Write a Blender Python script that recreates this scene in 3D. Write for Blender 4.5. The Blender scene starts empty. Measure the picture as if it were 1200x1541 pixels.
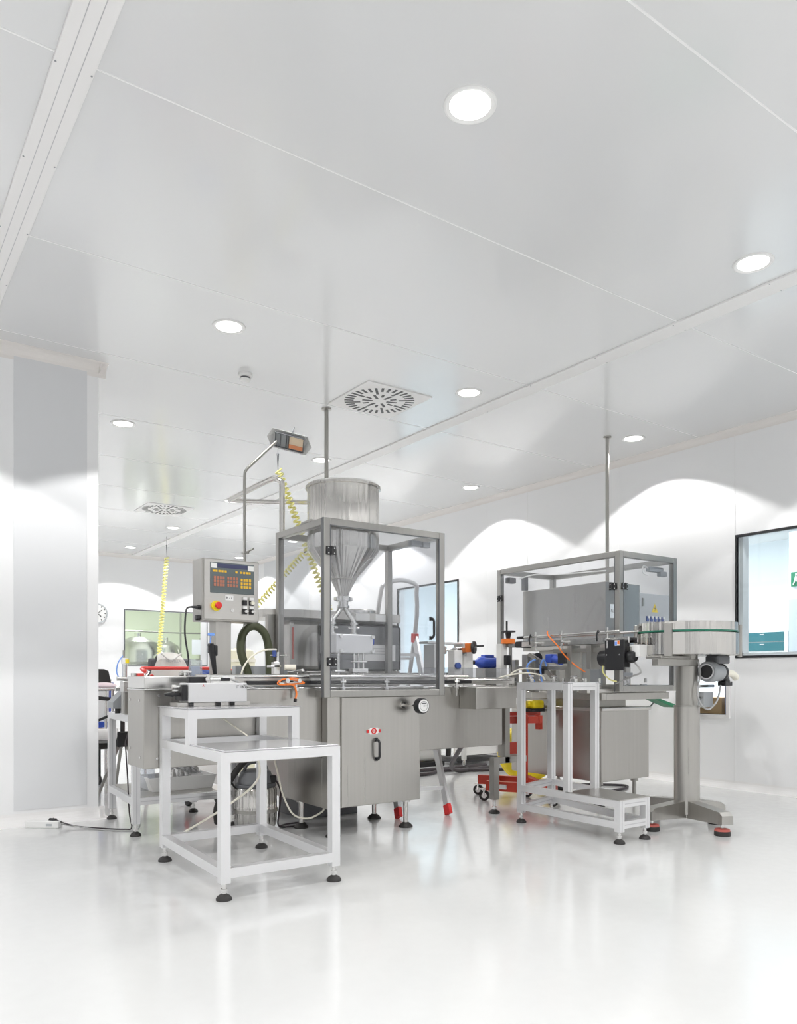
import bpy, bmesh, math, random
from mathutils import Vector, Matrix
random.seed(7)
PI = math.pi
S = bpy.context.scene
C = S.collection

# ------------------------------------------------------------------ camera
FOC, HORIZON = 1170.0, 1018.0
YAW = math.atan2(1650.0, FOC)
cd = bpy.data.cameras.new('camera'); cam = bpy.data.objects.new('camera', cd); C.objects.link(cam)
cam.location = (0, 0, 1.0)
cam.rotation_euler = (PI/2, 0, -(PI/2 - math.atan2(math.cos(YAW - PI/2), math.cos(YAW))))
cd.sensor_fit = 'VERTICAL'; cd.sensor_height = 36.0; cd.lens = FOC/1541*36.0
cd.shift_y = (HORIZON - 770.5)/1541.0
cd.clip_start = 0.05; cd.clip_end = 100
S.camera = cam

# ------------------------------------------------------------------ world, exposure
w = bpy.data.worlds.new('world'); S.world = w; w.use_nodes = True
w.node_tree.nodes['Background'].inputs[0].default_value = (1, 1, 1, 1)
w.node_tree.nodes['Background'].inputs[1].default_value = 0.3
S.view_settings.view_transform = 'Standard'; S.view_settings.look = 'None'
S.view_settings.gamma = 1; S.view_settings.use_curve_mapping = False
S.view_settings.exposure = -0.9
SPOT_W = 95.0          # watts per recessed downlight
LENS_E = 5.0
BEAM_MID, BEAM_RIM = 0.05, 4.8
S.cycles.use_denoising = True
S.cycles.max_bounces = 12; S.cycles.diffuse_bounces = 7; S.cycles.glossy_bounces = 5
S.cycles.transparent_max_bounces = 24; S.cycles.transmission_bounces = 6
S.cycles.sample_clamp_indirect = 6.0

# ------------------------------------------------------------------ materials
MATS = {}
def mat(name, col, rough=0.5, metal=0.0, coat=0.0, emit=None, es=1.0, spec=0.5, brushed=None, bump=0.0, vary=0.0):
    m = bpy.data.materials.new(name); m.use_nodes = True
    nt = m.node_tree; b = nt.nodes['Principled BSDF']
    b.inputs['Base Color'].default_value = (*col, 1)
    b.inputs['Roughness'].default_value = rough
    b.inputs['Metallic'].default_value = metal
    b.inputs['Specular IOR Level'].default_value = spec
    b.inputs['Coat Weight'].default_value = coat
    b.inputs['Coat Roughness'].default_value = 0.12
    if emit:
        b.inputs['Emission Color'].default_value = (*emit, 1); b.inputs['Emission Strength'].default_value = es
    if brushed or vary or bump:
        tc = nt.nodes.new('ShaderNodeTexCoord'); mp = nt.nodes.new('ShaderNodeMapping')
        nz = nt.nodes.new('ShaderNodeTexNoise')
        nt.links.new(tc.outputs['Object'], mp.inputs[0]); nt.links.new(mp.outputs[0], nz.inputs[0])
        mp.inputs['Scale'].default_value = brushed or (6, 6, 6)
        nz.inputs['Scale'].default_value = 1.0 if brushed else 3.0
        nz.inputs['Detail'].default_value = 4
        mx = nt.nodes.new('ShaderNodeMix'); mx.data_type = 'RGBA'
        v = vary or 0.06
        mx.inputs[6].default_value = (*[max(0, c - v) for c in col], 1)
        mx.inputs[7].default_value = (*[min(1, c + v) for c in col], 1)
        nt.links.new(nz.outputs[0], mx.inputs[0]); nt.links.new(mx.outputs[2], b.inputs['Base Color'])
        mr = nt.nodes.new('ShaderNodeMapRange')
        mr.inputs[3].default_value = max(0.02, rough - 0.06); mr.inputs[4].default_value = rough + 0.06
        nt.links.new(nz.outputs[0], mr.inputs[0]); nt.links.new(mr.outputs[0], b.inputs['Roughness'])
        if bump:
            bp = nt.nodes.new('ShaderNodeBump'); bp.inputs['Strength'].default_value = bump
            bp.inputs['Distance'].default_value = 0.003
            nt.links.new(nz.outputs[0], bp.inputs['Height']); nt.links.new(bp.outputs[0], b.inputs['Normal'])
    MATS[name] = m
    return m
def glassmat(name, col, alpha, ior=1.45):
    """clear sheet: mostly see-through with a Fresnel reflection"""
    m = bpy.data.materials.new(name); m.use_nodes = True; nt = m.node_tree
    for n in list(nt.nodes): nt.nodes.remove(n)
    out = nt.nodes.new('ShaderNodeOutputMaterial'); tr = nt.nodes.new('ShaderNodeBsdfTransparent')
    gl = nt.nodes.new('ShaderNodeBsdfGlossy'); lw = nt.nodes.new('ShaderNodeLayerWeight'); pw = nt.nodes.new('ShaderNodeMath'); fr = nt.nodes.new('ShaderNodeMath'); mx = nt.nodes.new('ShaderNodeMixShader')
    df = nt.nodes.new('ShaderNodeBsdfDiffuse'); m2 = nt.nodes.new('ShaderNodeMixShader')
    tr.inputs[0].default_value = (*col, 1); gl.inputs['Roughness'].default_value = 0.02
    df.inputs[0].default_value = (0.8, 0.82, 0.85, 1); m2.inputs[0].default_value = alpha
    pw.operation = 'POWER'; pw.inputs[1].default_value = 5.0; nt.links.new(lw.outputs['Facing'], pw.inputs[0])
    fr.operation = 'MULTIPLY_ADD'; fr.inputs[1].default_value = 0.9; fr.inputs[2].default_value = 0.035; nt.links.new(pw.outputs[0], fr.inputs[0])
    nt.links.new(tr.outputs[0], m2.inputs[1]); nt.links.new(df.outputs[0], m2.inputs[2])
    nt.links.new(fr.outputs[0], mx.inputs[0]); nt.links.new(m2.outputs[0], mx.inputs[1]); nt.links.new(gl.outputs[0], mx.inputs[2])
    nt.links.new(mx.outputs[0], out.inputs[0]); MATS[name] = m
    return m
WALL = mat('wall_white', (0.93, 0.932, 0.94), 0.30, spec=0.35, coat=0.15)
WGREY = mat('wall_pale_grey', (0.76, 0.77, 0.785), 0.38, spec=0.35)
CEIL = mat('ceiling_panel', (0.775, 0.78, 0.785), 0.20, spec=0.6, coat=0.7)
TRIM = mat('trim_white', (0.88, 0.87, 0.865), 0.45)
COVE = mat('cove_warm', (0.84, 0.81, 0.785), 0.5)
SEAM = mat('seam_sealant', (0.9, 0.9, 0.9), 0.4)
FLOOR = mat('floor_epoxy', (0.72, 0.725, 0.723), 0.17, spec=0.5, coat=0.45, vary=0.012, bump=0.02)
STEELF = mat('brushed_steel_frame', (0.385, 0.378, 0.36), 0.34, 1.0, brushed=(60, 60, 1.2), vary=0.03)
STEEL = mat('brushed_steel', (0.455, 0.442, 0.417), 0.30, 1.0, brushed=(60, 60, 1.2), vary=0.035)
STEELH = mat('brushed_steel_horizontal', (0.58, 0.565, 0.54), 0.32, 1.0, brushed=(2, 2, 90), vary=0.03)
STEELB = mat('steel_bright', (0.74, 0.735, 0.72), 0.22, 1.0)
STEELP = mat('steel_polished', (0.66, 0.645, 0.62), 0.24, 1.0)
STEELR = mat('steel_turned', (0.62, 0.605, 0.58), 0.15, 1.0)
_n = STEELR.node_tree
# rolled sheet: faint vertical facets round the axis
_c = _n.nodes.new('ShaderNodeTexCoord'); _v = _n.nodes.new('ShaderNodeVectorMath'); _v.operation = 'MULTIPLY'; _v.inputs[1].default_value = (1, 1, 0)
_w = _n.nodes.new('ShaderNodeVectorMath'); _w.operation = 'NORMALIZE'; _z = _n.nodes.new('ShaderNodeTexNoise'); _z.inputs['Scale'].default_value = 4.5; _z.inputs['Detail'].default_value = 2.5
_b = _n.nodes.new('ShaderNodeBump'); _b.inputs['Strength'].default_value = 0.85; _b.inputs['Distance'].default_value = 0.03
_n.links.new(_c.outputs['Object'], _v.inputs[0]); _n.links.new(_v.outputs[0], _w.inputs[0]); _n.links.new(_w.outputs[0], _z.inputs['Vector'])
_n.links.new(_z.outputs[0], _b.inputs['Height']); _n.links.new(_b.outputs[0], _n.nodes['Principled BSDF'].inputs['Normal'])
_t = _n.nodes.new('ShaderNodeTangent'); _t.direction_type = 'RADIAL'; _t.axis = 'Z'
_n.links.new(_t.outputs[0], _n.nodes['Principled BSDF'].inputs['Tangent']); _n.nodes['Principled BSDF'].inputs['Anisotropic'].default_value = 0.9
STEELD = mat('steel_dull', (0.40, 0.39, 0.365), 0.38, 1.0, brushed=(60, 60, 1.2), vary=0.03)
ALU = mat('aluminium_profile', (0.76, 0.76, 0.77), 0.38, 0.55)
ALUD = mat('aluminium_groove', (0.60, 0.60, 0.615), 0.4, 0.7)
SHEET = mat('grey_table_sheet', (0.58, 0.58, 0.60), 0.16, 0.35)
WGP = mat('white_grey_paint', (0.74, 0.735, 0.72), 0.4)
PAINTG = mat('grey_paint', (0.50, 0.52, 0.54), 0.4)
BLACK = mat('black_plastic', (0.018, 0.018, 0.02), 0.4)
RUBBER = mat('black_rubber', (0.03, 0.028, 0.027), 0.6)
DGREY = mat('dark_grey_plastic', (0.13, 0.135, 0.145), 0.45)
MGREY = mat('motor_grey', (0.33, 0.345, 0.36), 0.42, 0.3)
SMOKE = mat('smoked_window', (0.22, 0.225, 0.235), 0.15, 0.2)
WHITE = mat('white_plastic', (0.86, 0.86, 0.85), 0.4)
CREAM = mat('cream_hose', (0.84, 0.81, 0.70), 0.4)
YHOSE = mat('yellow_coil', (0.93, 0.89, 0.36), 0.4)
YELLOW = mat('yellow_plastic', (0.92, 0.72, 0.02), 0.4)
RED = mat('red_plastic', (0.66, 0.03, 0.03), 0.4)
REDM = mat('red_paint', (0.55, 0.05, 0.025), 0.35)
REDL = mat('red_tube', (0.80, 0.08, 0.07), 0.35)
ORANGE = mat('orange_plastic', (0.90, 0.22, 0.03), 0.45)
BLUE = mat('blue_paint', (0.04, 0.09, 0.48), 0.4)
BLUEL = mat('blue_hose', (0.18, 0.36, 0.85), 0.35)
BLUEB = mat('blue_fabric', (0.05, 0.09, 0.30), 0.6)
OLIVE = mat('olive_hose', (0.085, 0.095, 0.05), 0.5)
GREENG = mat('green_glass_edge', (0.02, 0.16, 0.10), 0.15)
GREEN = mat('green_belt', (0.02, 0.22, 0.10), 0.5)
TEAL = mat('teal_panel', (0.01, 0.12, 0.14), 0.5)
PALEB = mat('pale_blue_wall', (0.86, 0.92, 0.95), 0.5)
PALEG = mat('pale_green_wall', (0.86, 0.90, 0.76), 0.5)
CLOTH = mat('white_cloth', (0.83, 0.81, 0.77), 0.85, bump=0.4, vary=0.02)
SILVER = mat('silver_foil', (0.62, 0.62, 0.62), 0.22, 1.0, bump=1.0, vary=0.08)
CARD = mat('cardboard', (0.62, 0.44, 0.24), 0.8)
KPAD = mat('keypad_grey', (0.12, 0.145, 0.15), 0.35)
LCD = mat('lcd_blue', (0.055, 0.06, 0.13), 0.2)
KEYY = mat('key_yellow', (0.85, 0.52, 0.04), 0.5)
KEYR = mat('key_pink', (0.48, 0.19, 0.12), 0.5)
KEYT = mat('key_blank', (0.17, 0.20, 0.205), 0.5)
WARN = mat('warning_yellow', (0.9, 0.68, 0.03), 0.5)
EXITG = mat('exit_green', (0.0, 0.22, 0.10), 0.5)
INK = mat('ink', (0.03, 0.03, 0.035), 0.6)
WIRE = mat('cable_dark', (0.05, 0.04, 0.045), 0.5)
GWIRE = mat('cable_grey', (0.42, 0.42, 0.42), 0.5)
HEATL = mat('heater_reflector', (0.80, 0.66, 0.50), 0.4, 0.3)
COPPER = mat('heater_tube', (0.70, 0.28, 0.14), 0.3, 0.2)
LENS = mat('downlight_lens', (1, 1, 1), 0.5, emit=(1.0, 0.985, 0.96), es=LENS_E)
CLEAR = glassmat('clear_acrylic', (0.93, 0.935, 0.945), 0.022)
WINDOWG = glassmat('window_glass', (0.95, 0.975, 0.985), 0.02)
BAGP = glassmat('clear_bag', (0.85, 0.87, 0.9), 0.25)

# ------------------------------------------------------------------ mesh builder
W0 = {}          # world origins of built objects
class P:
    """collects shapes in world coordinates, linked as ONE mesh object"""
    def __init__(s): s.bm = bmesh.new(); s.mi = 0; s.sm = set()
    def m(s, i): s.mi = i; return s
    def _new(s, vs, fs, smooth=False, mtx=None):
        b = [s.bm.verts.new((mtx @ Vector(v)) if mtx else Vector(v)) for v in vs]
        for f in fs:
            try:
                F = s.bm.faces.new([b[i] for i in f]); F.material_index = s.mi; F.smooth = smooth
            except ValueError: pass
        return s
    def box(s, x0, x1, y0, y1, z0, z1, bev=0.0, mtx=None):
        if x0 > x1: x0, x1 = x1, x0
        if y0 > y1: y0, y1 = y1, y0
        if z0 > z1: z0, z1 = z1, z0
        vs = [(x, y, z) for x in (x0, x1) for y in (y0, y1) for z in (z0, z1)]
        fs = [(0,1,3,2),(4,6,7,5),(0,4,5,1),(2,3,7,6),(0,2,6,4),(1,5,7,3)]
        if bev <= 0: return s._new(vs, fs, mtx=mtx)
        t = bmesh.new(); b = [t.verts.new(v) for v in vs]
        for f in fs: t.faces.new([b[i] for i in f])
        bmesh.ops.bevel(t, geom=list(t.edges), offset=min(bev, (x1-x0)*.45, (y1-y0)*.45, (z1-z0)*.45), segments=2, affect='EDGES', profile=0.5)
        t.verts.index_update()
        s._new([v.co.copy() for v in t.verts], [[v.index for v in f.verts] for f in t.faces], mtx=mtx); t.free()
        return s
    def ring(s, c, r, ax, n, up=None):
        ax = Vector(ax).normalized()
        u = Vector(up) if up is not None else (Vector((0,0,1)) if abs(ax.z) < .9 else Vector((1,0,0)))
        u = (u - ax*u.dot(ax)).normalized(); v = ax.cross(u)
        return [Vector(c) + (u*math.cos(2*PI*i/n) + v*math.sin(2*PI*i/n))*r for i in range(n)]
    def cyl(s, a, b, r, r2=None, n=20, caps=True):
        a, b = Vector(a), Vector(b); r2 = r if r2 is None else r2
        A = s.ring(a, r, b-a, n); B = s.ring(b, r2, b-a, n)
        s._new(A+B, [(i, (i+1)%n, n+(i+1)%n, n+i) for i in range(n)], True)
        if caps:
            s._new(A, [tuple(range(n))[::-1]]); s._new(B, [tuple(range(n))])
        return s
    def disc(s, c, r, ax, n=28):
        s._new(s.ring(c, r, ax, n), [tuple(range(n))]); return s
    def annulus(s, c, r0, r1, ax, h, n=32):
        ax = Vector(ax).normalized(); c = Vector(c)
        R = [s.ring(c, r0, ax, n), s.ring(c, r1, ax, n), s.ring(c+ax*h, r1, ax, n), s.ring(c+ax*h, r0, ax, n)]
        vs = [v for q in R for v in q]; fs = []
        for k in range(4):
            for i in range(n): fs.append((k*n+i, k*n+(i+1)%n, ((k+1)%4)*n+(i+1)%n, ((k+1)%4)*n+i))
        s._new(vs, fs, False); return s
    def lathe(s, c, prof, n=36, ax=(0,0,1), smooth=True, caps=True):
        c = Vector(c); ax = Vector(ax).normalized()
        R = [s.ring(c+ax*z, max(r, 1e-4), ax, n) for r, z in prof]
        vs = [v for q in R for v in q]; fs = []
        for k in range(len(R)-1):
            for i in range(n): fs.append((k*n+i, k*n+(i+1)%n, (k+1)*n+(i+1)%n, (k+1)*n+i))
        s._new(vs, fs, smooth)
        if caps:
            s._new(R[0], [tuple(range(n))[::-1]]); s._new(R[-1], [tuple(range(n))])
        return s
    def tube(s, pts, r, n=10, sub=1):
        pts = [Vector(p) for p in pts]
        if sub > 1: pts = spline(pts, sub)
        up = None; R = []
        for i, p in enumerate(pts):
            t = (pts[min(i+1, len(pts)-1)] - pts[max(i-1, 0)]).normalized()
            if up is None: up = Vector((0,0,1)) if abs(t.z) < .9 else Vector((1,0,0))
            up = (up - t*up.dot(t)).normalized(); v = t.cross(up)
            R.append([p + (up*math.cos(2*PI*k/n) + v*math.sin(2*PI*k/n))*r for k in range(n)])
        vs = [v for q in R for v in q]
        fs = [(i*n+k, i*n+(k+1)%n, (i+1)*n+(k+1)%n, (i+1)*n+k) for i in range(len(R)-1) for k in range(n)]
        s._new(vs, fs, True); s._new(R[0], [tuple(range(n))[::-1]]); s._new(R[-1], [tuple(range(n))])
        return s
    def bar(s, a, b, w, h=None, up=(0,0,1)):
        """rectangular bar from a to b, w wide, h high"""
        a, b = Vector(a), Vector(b); h = h or w; t = (b-a).normalized()
        u = Vector(up)
        if abs(t.dot(u)) > .95: u = Vector((0,1,0))
        u = (u - t*u.dot(t)).normalized(); v = t.cross(u)
        q = [(-1,-1),(1,-1),(1,1),(-1,1)]
        A = [a + v*i*w/2 + u*j*h/2 for i, j in q]; B = [b + v*i*w/2 + u*j*h/2 for i, j in q]
        s._new(A+B, [(0,1,5,4),(1,2,6,5),(2,3,7,6),(3,0,4,7),(3,2,1,0),(4,5,6,7)])
        return s
    def prism(s, poly, d, origin, ux, uy):
        """2-D outline poly in the plane (ux,uy) at origin, extruded by vector d"""
        o, ux, uy, d = Vector(origin), Vector(ux), Vector(uy), Vector(d); n = len(poly)
        A = [o + ux*x + uy*y for x, y in poly]; B = [p + d for p in A]
        s._new(A+B, [(i, (i+1)%n, n+(i+1)%n, n+i) for i in range(n)] + [tuple(range(n))[::-1], tuple(range(n, 2*n))])
        return s
    def sphere(s, c, r, sc=(1,1,1), n=16):
        prof = [(math.sin(PI*i/n)*r, -math.cos(PI*i/n)*r) for i in range(n+1)]
        c = Vector(c); vs = []; k = 2*n
        for pr, pz in prof:
            for i in range(k): vs.append(c + Vector((pr*math.cos(2*PI*i/k)*sc[0], pr*math.sin(2*PI*i/k)*sc[1], pz*sc[2])))
        fs = [(j*k+i, j*k+(i+1)%k, (j+1)*k+(i+1)%k, (j+1)*k+i) for j in range(n) for i in range(k)]
        s._new(vs, fs, True); return s
    def done(s, name, mats, parent=None, origin=None):
        bmesh.ops.remove_doubles(s.bm, verts=s.bm.verts, dist=1e-5)
        bmesh.ops.recalc_face_normals(s.bm, faces=s.bm.faces)
        if not isinstance(mats, (list, tuple)): mats = [mats]
        co = [v.co for v in s.bm.verts]
        mn = Vector([min(c[i] for c in co) for i in range(3)]); mx = Vector([max(c[i] for c in co) for i in range(3)])
        L = Vector(origin) if origin is not None else Vector(((mn.x+mx.x)/2, (mn.y+mx.y)/2, mn.z))
        for v in s.bm.verts: v.co -= L
        for e in s.bm.edges:
            if len(e.link_faces) == 2 and e.calc_face_angle(0) > math.radians(38): e.smooth = False
        me = bpy.data.meshes.new(name); s.bm.to_mesh(me); s.bm.free()
        for m_ in mats: me.materials.append(m_)
        o = bpy.data.objects.new(name, me); C.objects.link(o); W0[o.name] = L
        if parent is not None:
            o.parent = parent; o.location = L - W0[parent.name]
        else: o.location = L
        return o
def spline(p, n):
    out = []
    for i in range(len(p)-1):
        p0, p1, p2, p3 = p[max(i-1,0)], p[i], p[i+1], p[min(i+2, len(p)-1)]
        for k in range(n):
            t = k/n
            out.append(0.5*((2*p1) + (p2-p0)*t + (2*p0-5*p1+4*p2-p3)*t*t + (3*p1-p0-3*p2+p3)*t**3))
    return out + [p[-1]]
def tag(o, label, cat, group=None, kind=None):
    if label: o['label'] = label
    if cat: o['category'] = cat
    if group: o['group'] = group
    if kind: o['kind'] = kind
    return o
def thing(name, loc, label, cat, group=None):
    o = bpy.data.objects.new(name, None); o.empty_display_size = 0.05; C.objects.link(o)
    o.location = loc; W0[o.name] = Vector(loc)
    return tag(o, label, cat, group)
def struct(o): o['kind'] = 'structure'; return o
def dup(root, loc, label=None):
    def rec(o, par):
        c = o.copy(); C.objects.link(c); c.parent = par
        W0[c.name] = Vector((0,0,0))
        for ch in [q for q in C.objects if q.parent == o and q is not c]: rec(ch, c)
        return c
    r = rec(root, None); r.location = loc; W0[r.name] = Vector(loc)
    if label: r['label'] = label
    return r
def text(s, size, loc, normal, right, m, name, parent, depth=0.0006, bold=False):
    cu = bpy.data.curves.new('t', 'FONT'); cu.body = s; cu.size = size; cu.extrude = depth
    cu.align_x = 'CENTER'; cu.align_y = 'CENTER'
    if bold: cu.offset = size*0.02
    t = bpy.data.objects.new('t', cu); C.objects.link(t)
    me = bpy.data.meshes.new_from_object(t.evaluated_get(bpy.context.evaluated_depsgraph_get()))
    bpy.data.objects.remove(t); bpy.data.curves.remove(cu)
    r = Vector(right).normalized(); n = Vector(normal).normalized(); u = n.cross(r)
    M = Matrix((r, u, n)).transposed().to_4x4()
    me.transform(M); me.materials.clear(); me.materials.append(m)
    o = bpy.data.objects.new(name, me); C.objects.link(o); o.parent = parent
    W0[o.name] = Vector(loc)
    o.location = Vector(loc) - (W0[parent.name] if parent else Vector((0,0,0)))
    return o
XP, YM, XM, ZP = (1,0,0), (0,-1,0), (-1,0,0), (0,0,1)

# ================================================================== ROOM
H = 3.2
RX, BY = 6.45, 14.3            # right wall plane, back wall plane
X0, Y0 = -3.2, -5.4            # room behind the camera
PX, PY = 1.45, 5.72            # corner of the projecting wall block on the left
struct(P().box(X0, RX+.12, Y0, BY+.12, -.1, 0).done('floor', FLOOR))
struct(P().box(X0, RX+.12, Y0, BY+.12, H, H+.1).done('ceiling', CEIL))
def wall_x(name, x, th, ya, yb, holes, m):
    """wall in plane X=x from ya to yb with window holes (y0,y1,z0,z1)"""
    p = P(); y = ya
    for (a, b, c, d) in sorted(holes):
        p.box(x, x+th, y, a, 0, H); p.box(x, x+th, a, b, 0, c); p.box(x, x+th, a, b, d, H); y = b
    p.box(x, x+th, y, yb, 0, H)
    return struct(p.done(name, m))
WR = (2.2, 3.892, 1.185, 2.235)       # near right window (y0,y1,z0,z1)
WM = (7.77, 9.11, 1.05, 2.235)        # farther right window
HT = (3.99, 4.42, .655, .97)          # low pass-through
wall_x('wall_right', RX, .12, Y0, BY+.12, [WR, WM, HT], WALL)
WB = (4.085, 5.62, 1.216, 2.2)        # back window (x0,x1,z0,z1)
p = P(); p.box(PX-.1, WB[0], BY, BY+.12, 0, H); p.box(WB[1], RX, BY, BY+.12, 0, H)
p.box(WB[0], WB[1], BY, BY+.12, 0, WB[2]); p.box(WB[0], WB[1], BY, BY+.12, WB[3], H)
struct(p.done('wall_back', WALL))
struct(P().box(X0, PX, PY, BY+.12, 0, H).done('wall_left_block', WALL))
struct(P().box(X0-.12, X0, Y0, PY, 0, H).done('wall_left', WALL))
struct(P().box(X0-.12, RX+.12, Y0-.12, Y0, 0, H).done('wall_rear', WALL))
# grey infill between the white corner profiles of the block
struct(P().box(.905, 1.372, PY-.004, PY, .10, H-.03).done('wall_left_grey_panel', WGREY))
struct(P().box(5.50, 5.93, BY-.006, BY, .0, H-.05).done('wall_back_grey_panel', WGREY))
struct(P().box(RX-.006, RX, 11.75, 13.5, .0, H-.05).done('wall_right_grey_panel', WGREY))
def cove(name, a, b, nrm, top, m, r=.07):
    """quarter-round moulding between wall and ceiling (top) or floor"""
    a, b, nrm = Vector(a), Vector(b), Vector(nrm)
    z = H if top else 0; sg = -1 if top else 1
    poly = [(0, 0), (r, 0)] + [(r - r*math.sin(t*PI/12)*1.0, r - r*math.cos(t*PI/12)) for t in range(1, 6)] + [(0, r)]
    p = P(); p.prism([(x, y*sg) for x, y in poly], b-a, (a.x, a.y, z), nrm, ZP)
    return struct(p.done(name, m))
cove('trim_1', (RX, Y0, 0), (RX, BY, 0), (-1,0,0), True, COVE, .06)
cove('trim_2', (PX, BY, 0), (RX, BY, 0), (0,-1,0), True, COVE, .06)
cove('trim_3', (X0, PY, 0), (PX+.05, PY, 0), (0,-1,0), True, COVE, .085)
cove('trim_4', (PX, PY-.06, 0), (PX, BY, 0), (1,0,0), True, COVE, .06)
cove('baseboard_right', (RX, Y0, 0), (RX, BY, 0), (-1,0,0), False, TRIM, .07)
cove('baseboard_back', (PX, BY, 0), (RX, BY, 0), (0,-1,0), False, TRIM, .07)
cove('baseboard_left', (X0, PY, 0), (PX+.04, PY, 0), (0,-1,0), False, TRIM, .08)
cove('baseboard_block', (PX, PY-.05, 0), (PX, BY, 0), (1,0,0), False, TRIM, .07)
# ceiling joint covers and seams
def strip(name, xa, xb, lines):
    p = P(); p.box(xa, xb, Y0, BY, H-.012, H+.001, .003)
    p.m(1)
    for q in lines: p.box(xa+(xb-xa)*q-.0015, xa+(xb-xa)*q+.0015, Y0, BY, H-.0126, H-.011)
    p.m(2)
    y = Y0+.3
    while y < BY:
        for q in (.06, .94): p.cyl((xa+(xb-xa)*q, y, H-.0135), (xa+(xb-xa)*q, y, H-.011), .004, n=8)
        y += .62
    return struct(p.done(name, [TRIM, ALUD, MGREY]))
strip('trim_5', .595, .735, (.33, .66)); strip('trim_6', 4.19, 4.33, ())
p = P()
for i, y in enumerate([-3.6, -2.3, -1.0, .3, 1.63, 2.93, 4.23, 5.48, 6.75, 8.0, 9.25, 10.5, 11.75, 13.0]):
    p.box(X0, RX, y-.004, y+.004, H-.0012, H+.001)
struct(p.done('trim_7', SEAM))
p = P()
for y in (-1.0, 1.3, 3.915, 5.2, 6.5, 7.2, 10.4):
    top = H-.05
    if y in (3.915,): p.box(RX-.0025, RX+.001, y-.004, y+.004, .05, top)
    else: p.box(RX-.002, RX+.001, y-.003, y+.003, .05, top)
struct(p.done('trim_8', SEAM))

# ------------------------------------------------------------------ windows
def window_x(n, hole):
    a, b, c, d = hole; x = RX; t = .022
    f = P()
    f.box(x-.010, x+.02, a-t, a, c-t, d+t); f.box(x-.010, x+.02, b, b+t*.7, c-t, d+t)
    f.box(x-.010, x+.02, a, b, c-t, c); f.box(x-.010, x+.02, a, b, d, d+t)
    fr = struct(f.done('window_%d' % n, BLACK))
    P().box(x+.008, x+.016, a, b, c, d).done('pane', WINDOWG, fr)
    return fr
window_x(1, WR); window_x(2, WM)
a, b, c, d = WB
f = P(); t = .018
f.box(a-t, a, BY-.01, BY+.02, c-t, d+t); f.box(b, b+t, BY-.01, BY+.02, c-t, d+t); f.box(a, b, BY-.01, BY+.02, c-t, c); f.box(a, b, BY-.01, BY+.02, d, d+t)
fr = struct(f.done('window_3', DGREY)); P().box(a, b, BY+.006, BY+.014, c, d).done('pane', WINDOWG, fr)
# inner light liner of the near window
a, b, c, d = WR
struct(P().box(RX+.03, RX+.12, b-.035, b, c, d).box(RX+.03, RX+.12, a, b, c, c+.025).done('trim_10', TRIM))
# rooms beyond the glass
def room(prefix, x0, x1, y0, y1, z1, mw, mf, openx=None, openy=None):
    p = P()
    if openx != 'lo': p.box(x0-.05, x0, y0, y1, 0, z1)
    p.box(x1, x1+.05, y0, y1, 0, z1)
    p.box(x0, x1, y1, y1+.05, 0, z1)
    if openy != 'lo': p.box(x0, x1, y0-.05, y0, 0, z1)
    struct(p.done('wall_%s' % prefix, mw))
    struct(P().box(x0, x1, y0, y1, -.1, -.001).done('floor_%s' % prefix, mf))
    struct(P().box(x0, x1, y0, y1, z1, z1+.1).done('ceiling_%s' % prefix, WHITE))
room('beyond_right', RX+.12, 10.6, 1.0, 11.4, 2.9, PALEB, FLOOR, openx='lo')
room('beyond_back', 2.6, 9.0, BY+.12, 19.5, 3.2, PALEG, FLOOR, openy='lo')
def area(name, loc, sx, sy, W, rot=(0,0,0), col=(1,1,1)):
    l = bpy.data.lights.new(name, 'AREA'); l.shape = 'RECTANGLE'; l.size = sx; l.size_y = sy; l.energy = W; l.color = col
    o = bpy.data.objects.new(name, l); C.objects.link(o); o.location = loc; o.rotation_euler = rot
    return o
def fill_panel(x, y, z, W, col, lab):  # unseen panel and area lamp added to brighten a room beyond
    t = thing('ceiling_light', (x, y, z), lab, 'ceiling light')
    P().box(x-.15, x+.15, y-.6, y+.6, z-.04, z).done('diffuser', LENS, t)
    area('lamp_light', (x, y, z-.05), .3, 1.2, W, col=col)
fill_panel(8.3, 5.6, 2.9, 165, (.95, .98, 1), 'flat ceiling light in the room behind the near right window')
fill_panel(8.3, 9.0, 2.9, 120, (.95, .98, 1), 'flat ceiling light in the room behind the far right window')
fill_panel(5.2, 16.4, 3.2, 215, (.97, 1, .93), 'flat ceiling light over the steel tanks behind the back window')
# teal cabinet and exit sign seen through the near window
t = thing('storage_cabinet', (9.9, 5.55, 0), 'cabinet with dark teal drawer fronts seen through the near right window', 'cabinet')
P().box(9.76, 10.1, 5.20, 5.95, 0, 1.585, .005).done('body', WHITE, t)
for z0_, z1_ in ((1.335, 1.445), (1.455, 1.575)):
    d_ = P().box(9.745, 9.76, 5.245, 5.90, z0_, z1_, .002).done('drawer_front', TEAL, t)
    P().box(9.735, 9.745, 5.50, 5.56, z1_-.03, z1_-.02).done('handle', STEELB, d_)
struct(P().box(8.6, 8.7, 1.0, 4.568, 0, 2.9).done('wall_beyond_partition', PALEB))
struct(P().box(8.594, 8.6, 1.0, 4.568, 0, 1.86).done('wall_beyond_dado', mat('dado_blue_grey', (.66, .73, .79), .5)))
t = thing('exit_sign', (8.58, 4.43, 2.0), 'green emergency exit sign with a white running figure behind the near right window', 'sign')
P().box(8.585, 8.6, 4.24, 4.54, 2.0, 2.16, .003).done('plate', EXITG, t)
f = P(); y0s = 4.475; z0 = 2.005
f.sphere((8.582, y0s, z0+.128), .014, (.2,1,1), 8)
f.bar((8.583, y0s, z0+.11), (8.583, y0s+.012, z0+.062), .004, .028, up=(0,1,0))
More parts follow.
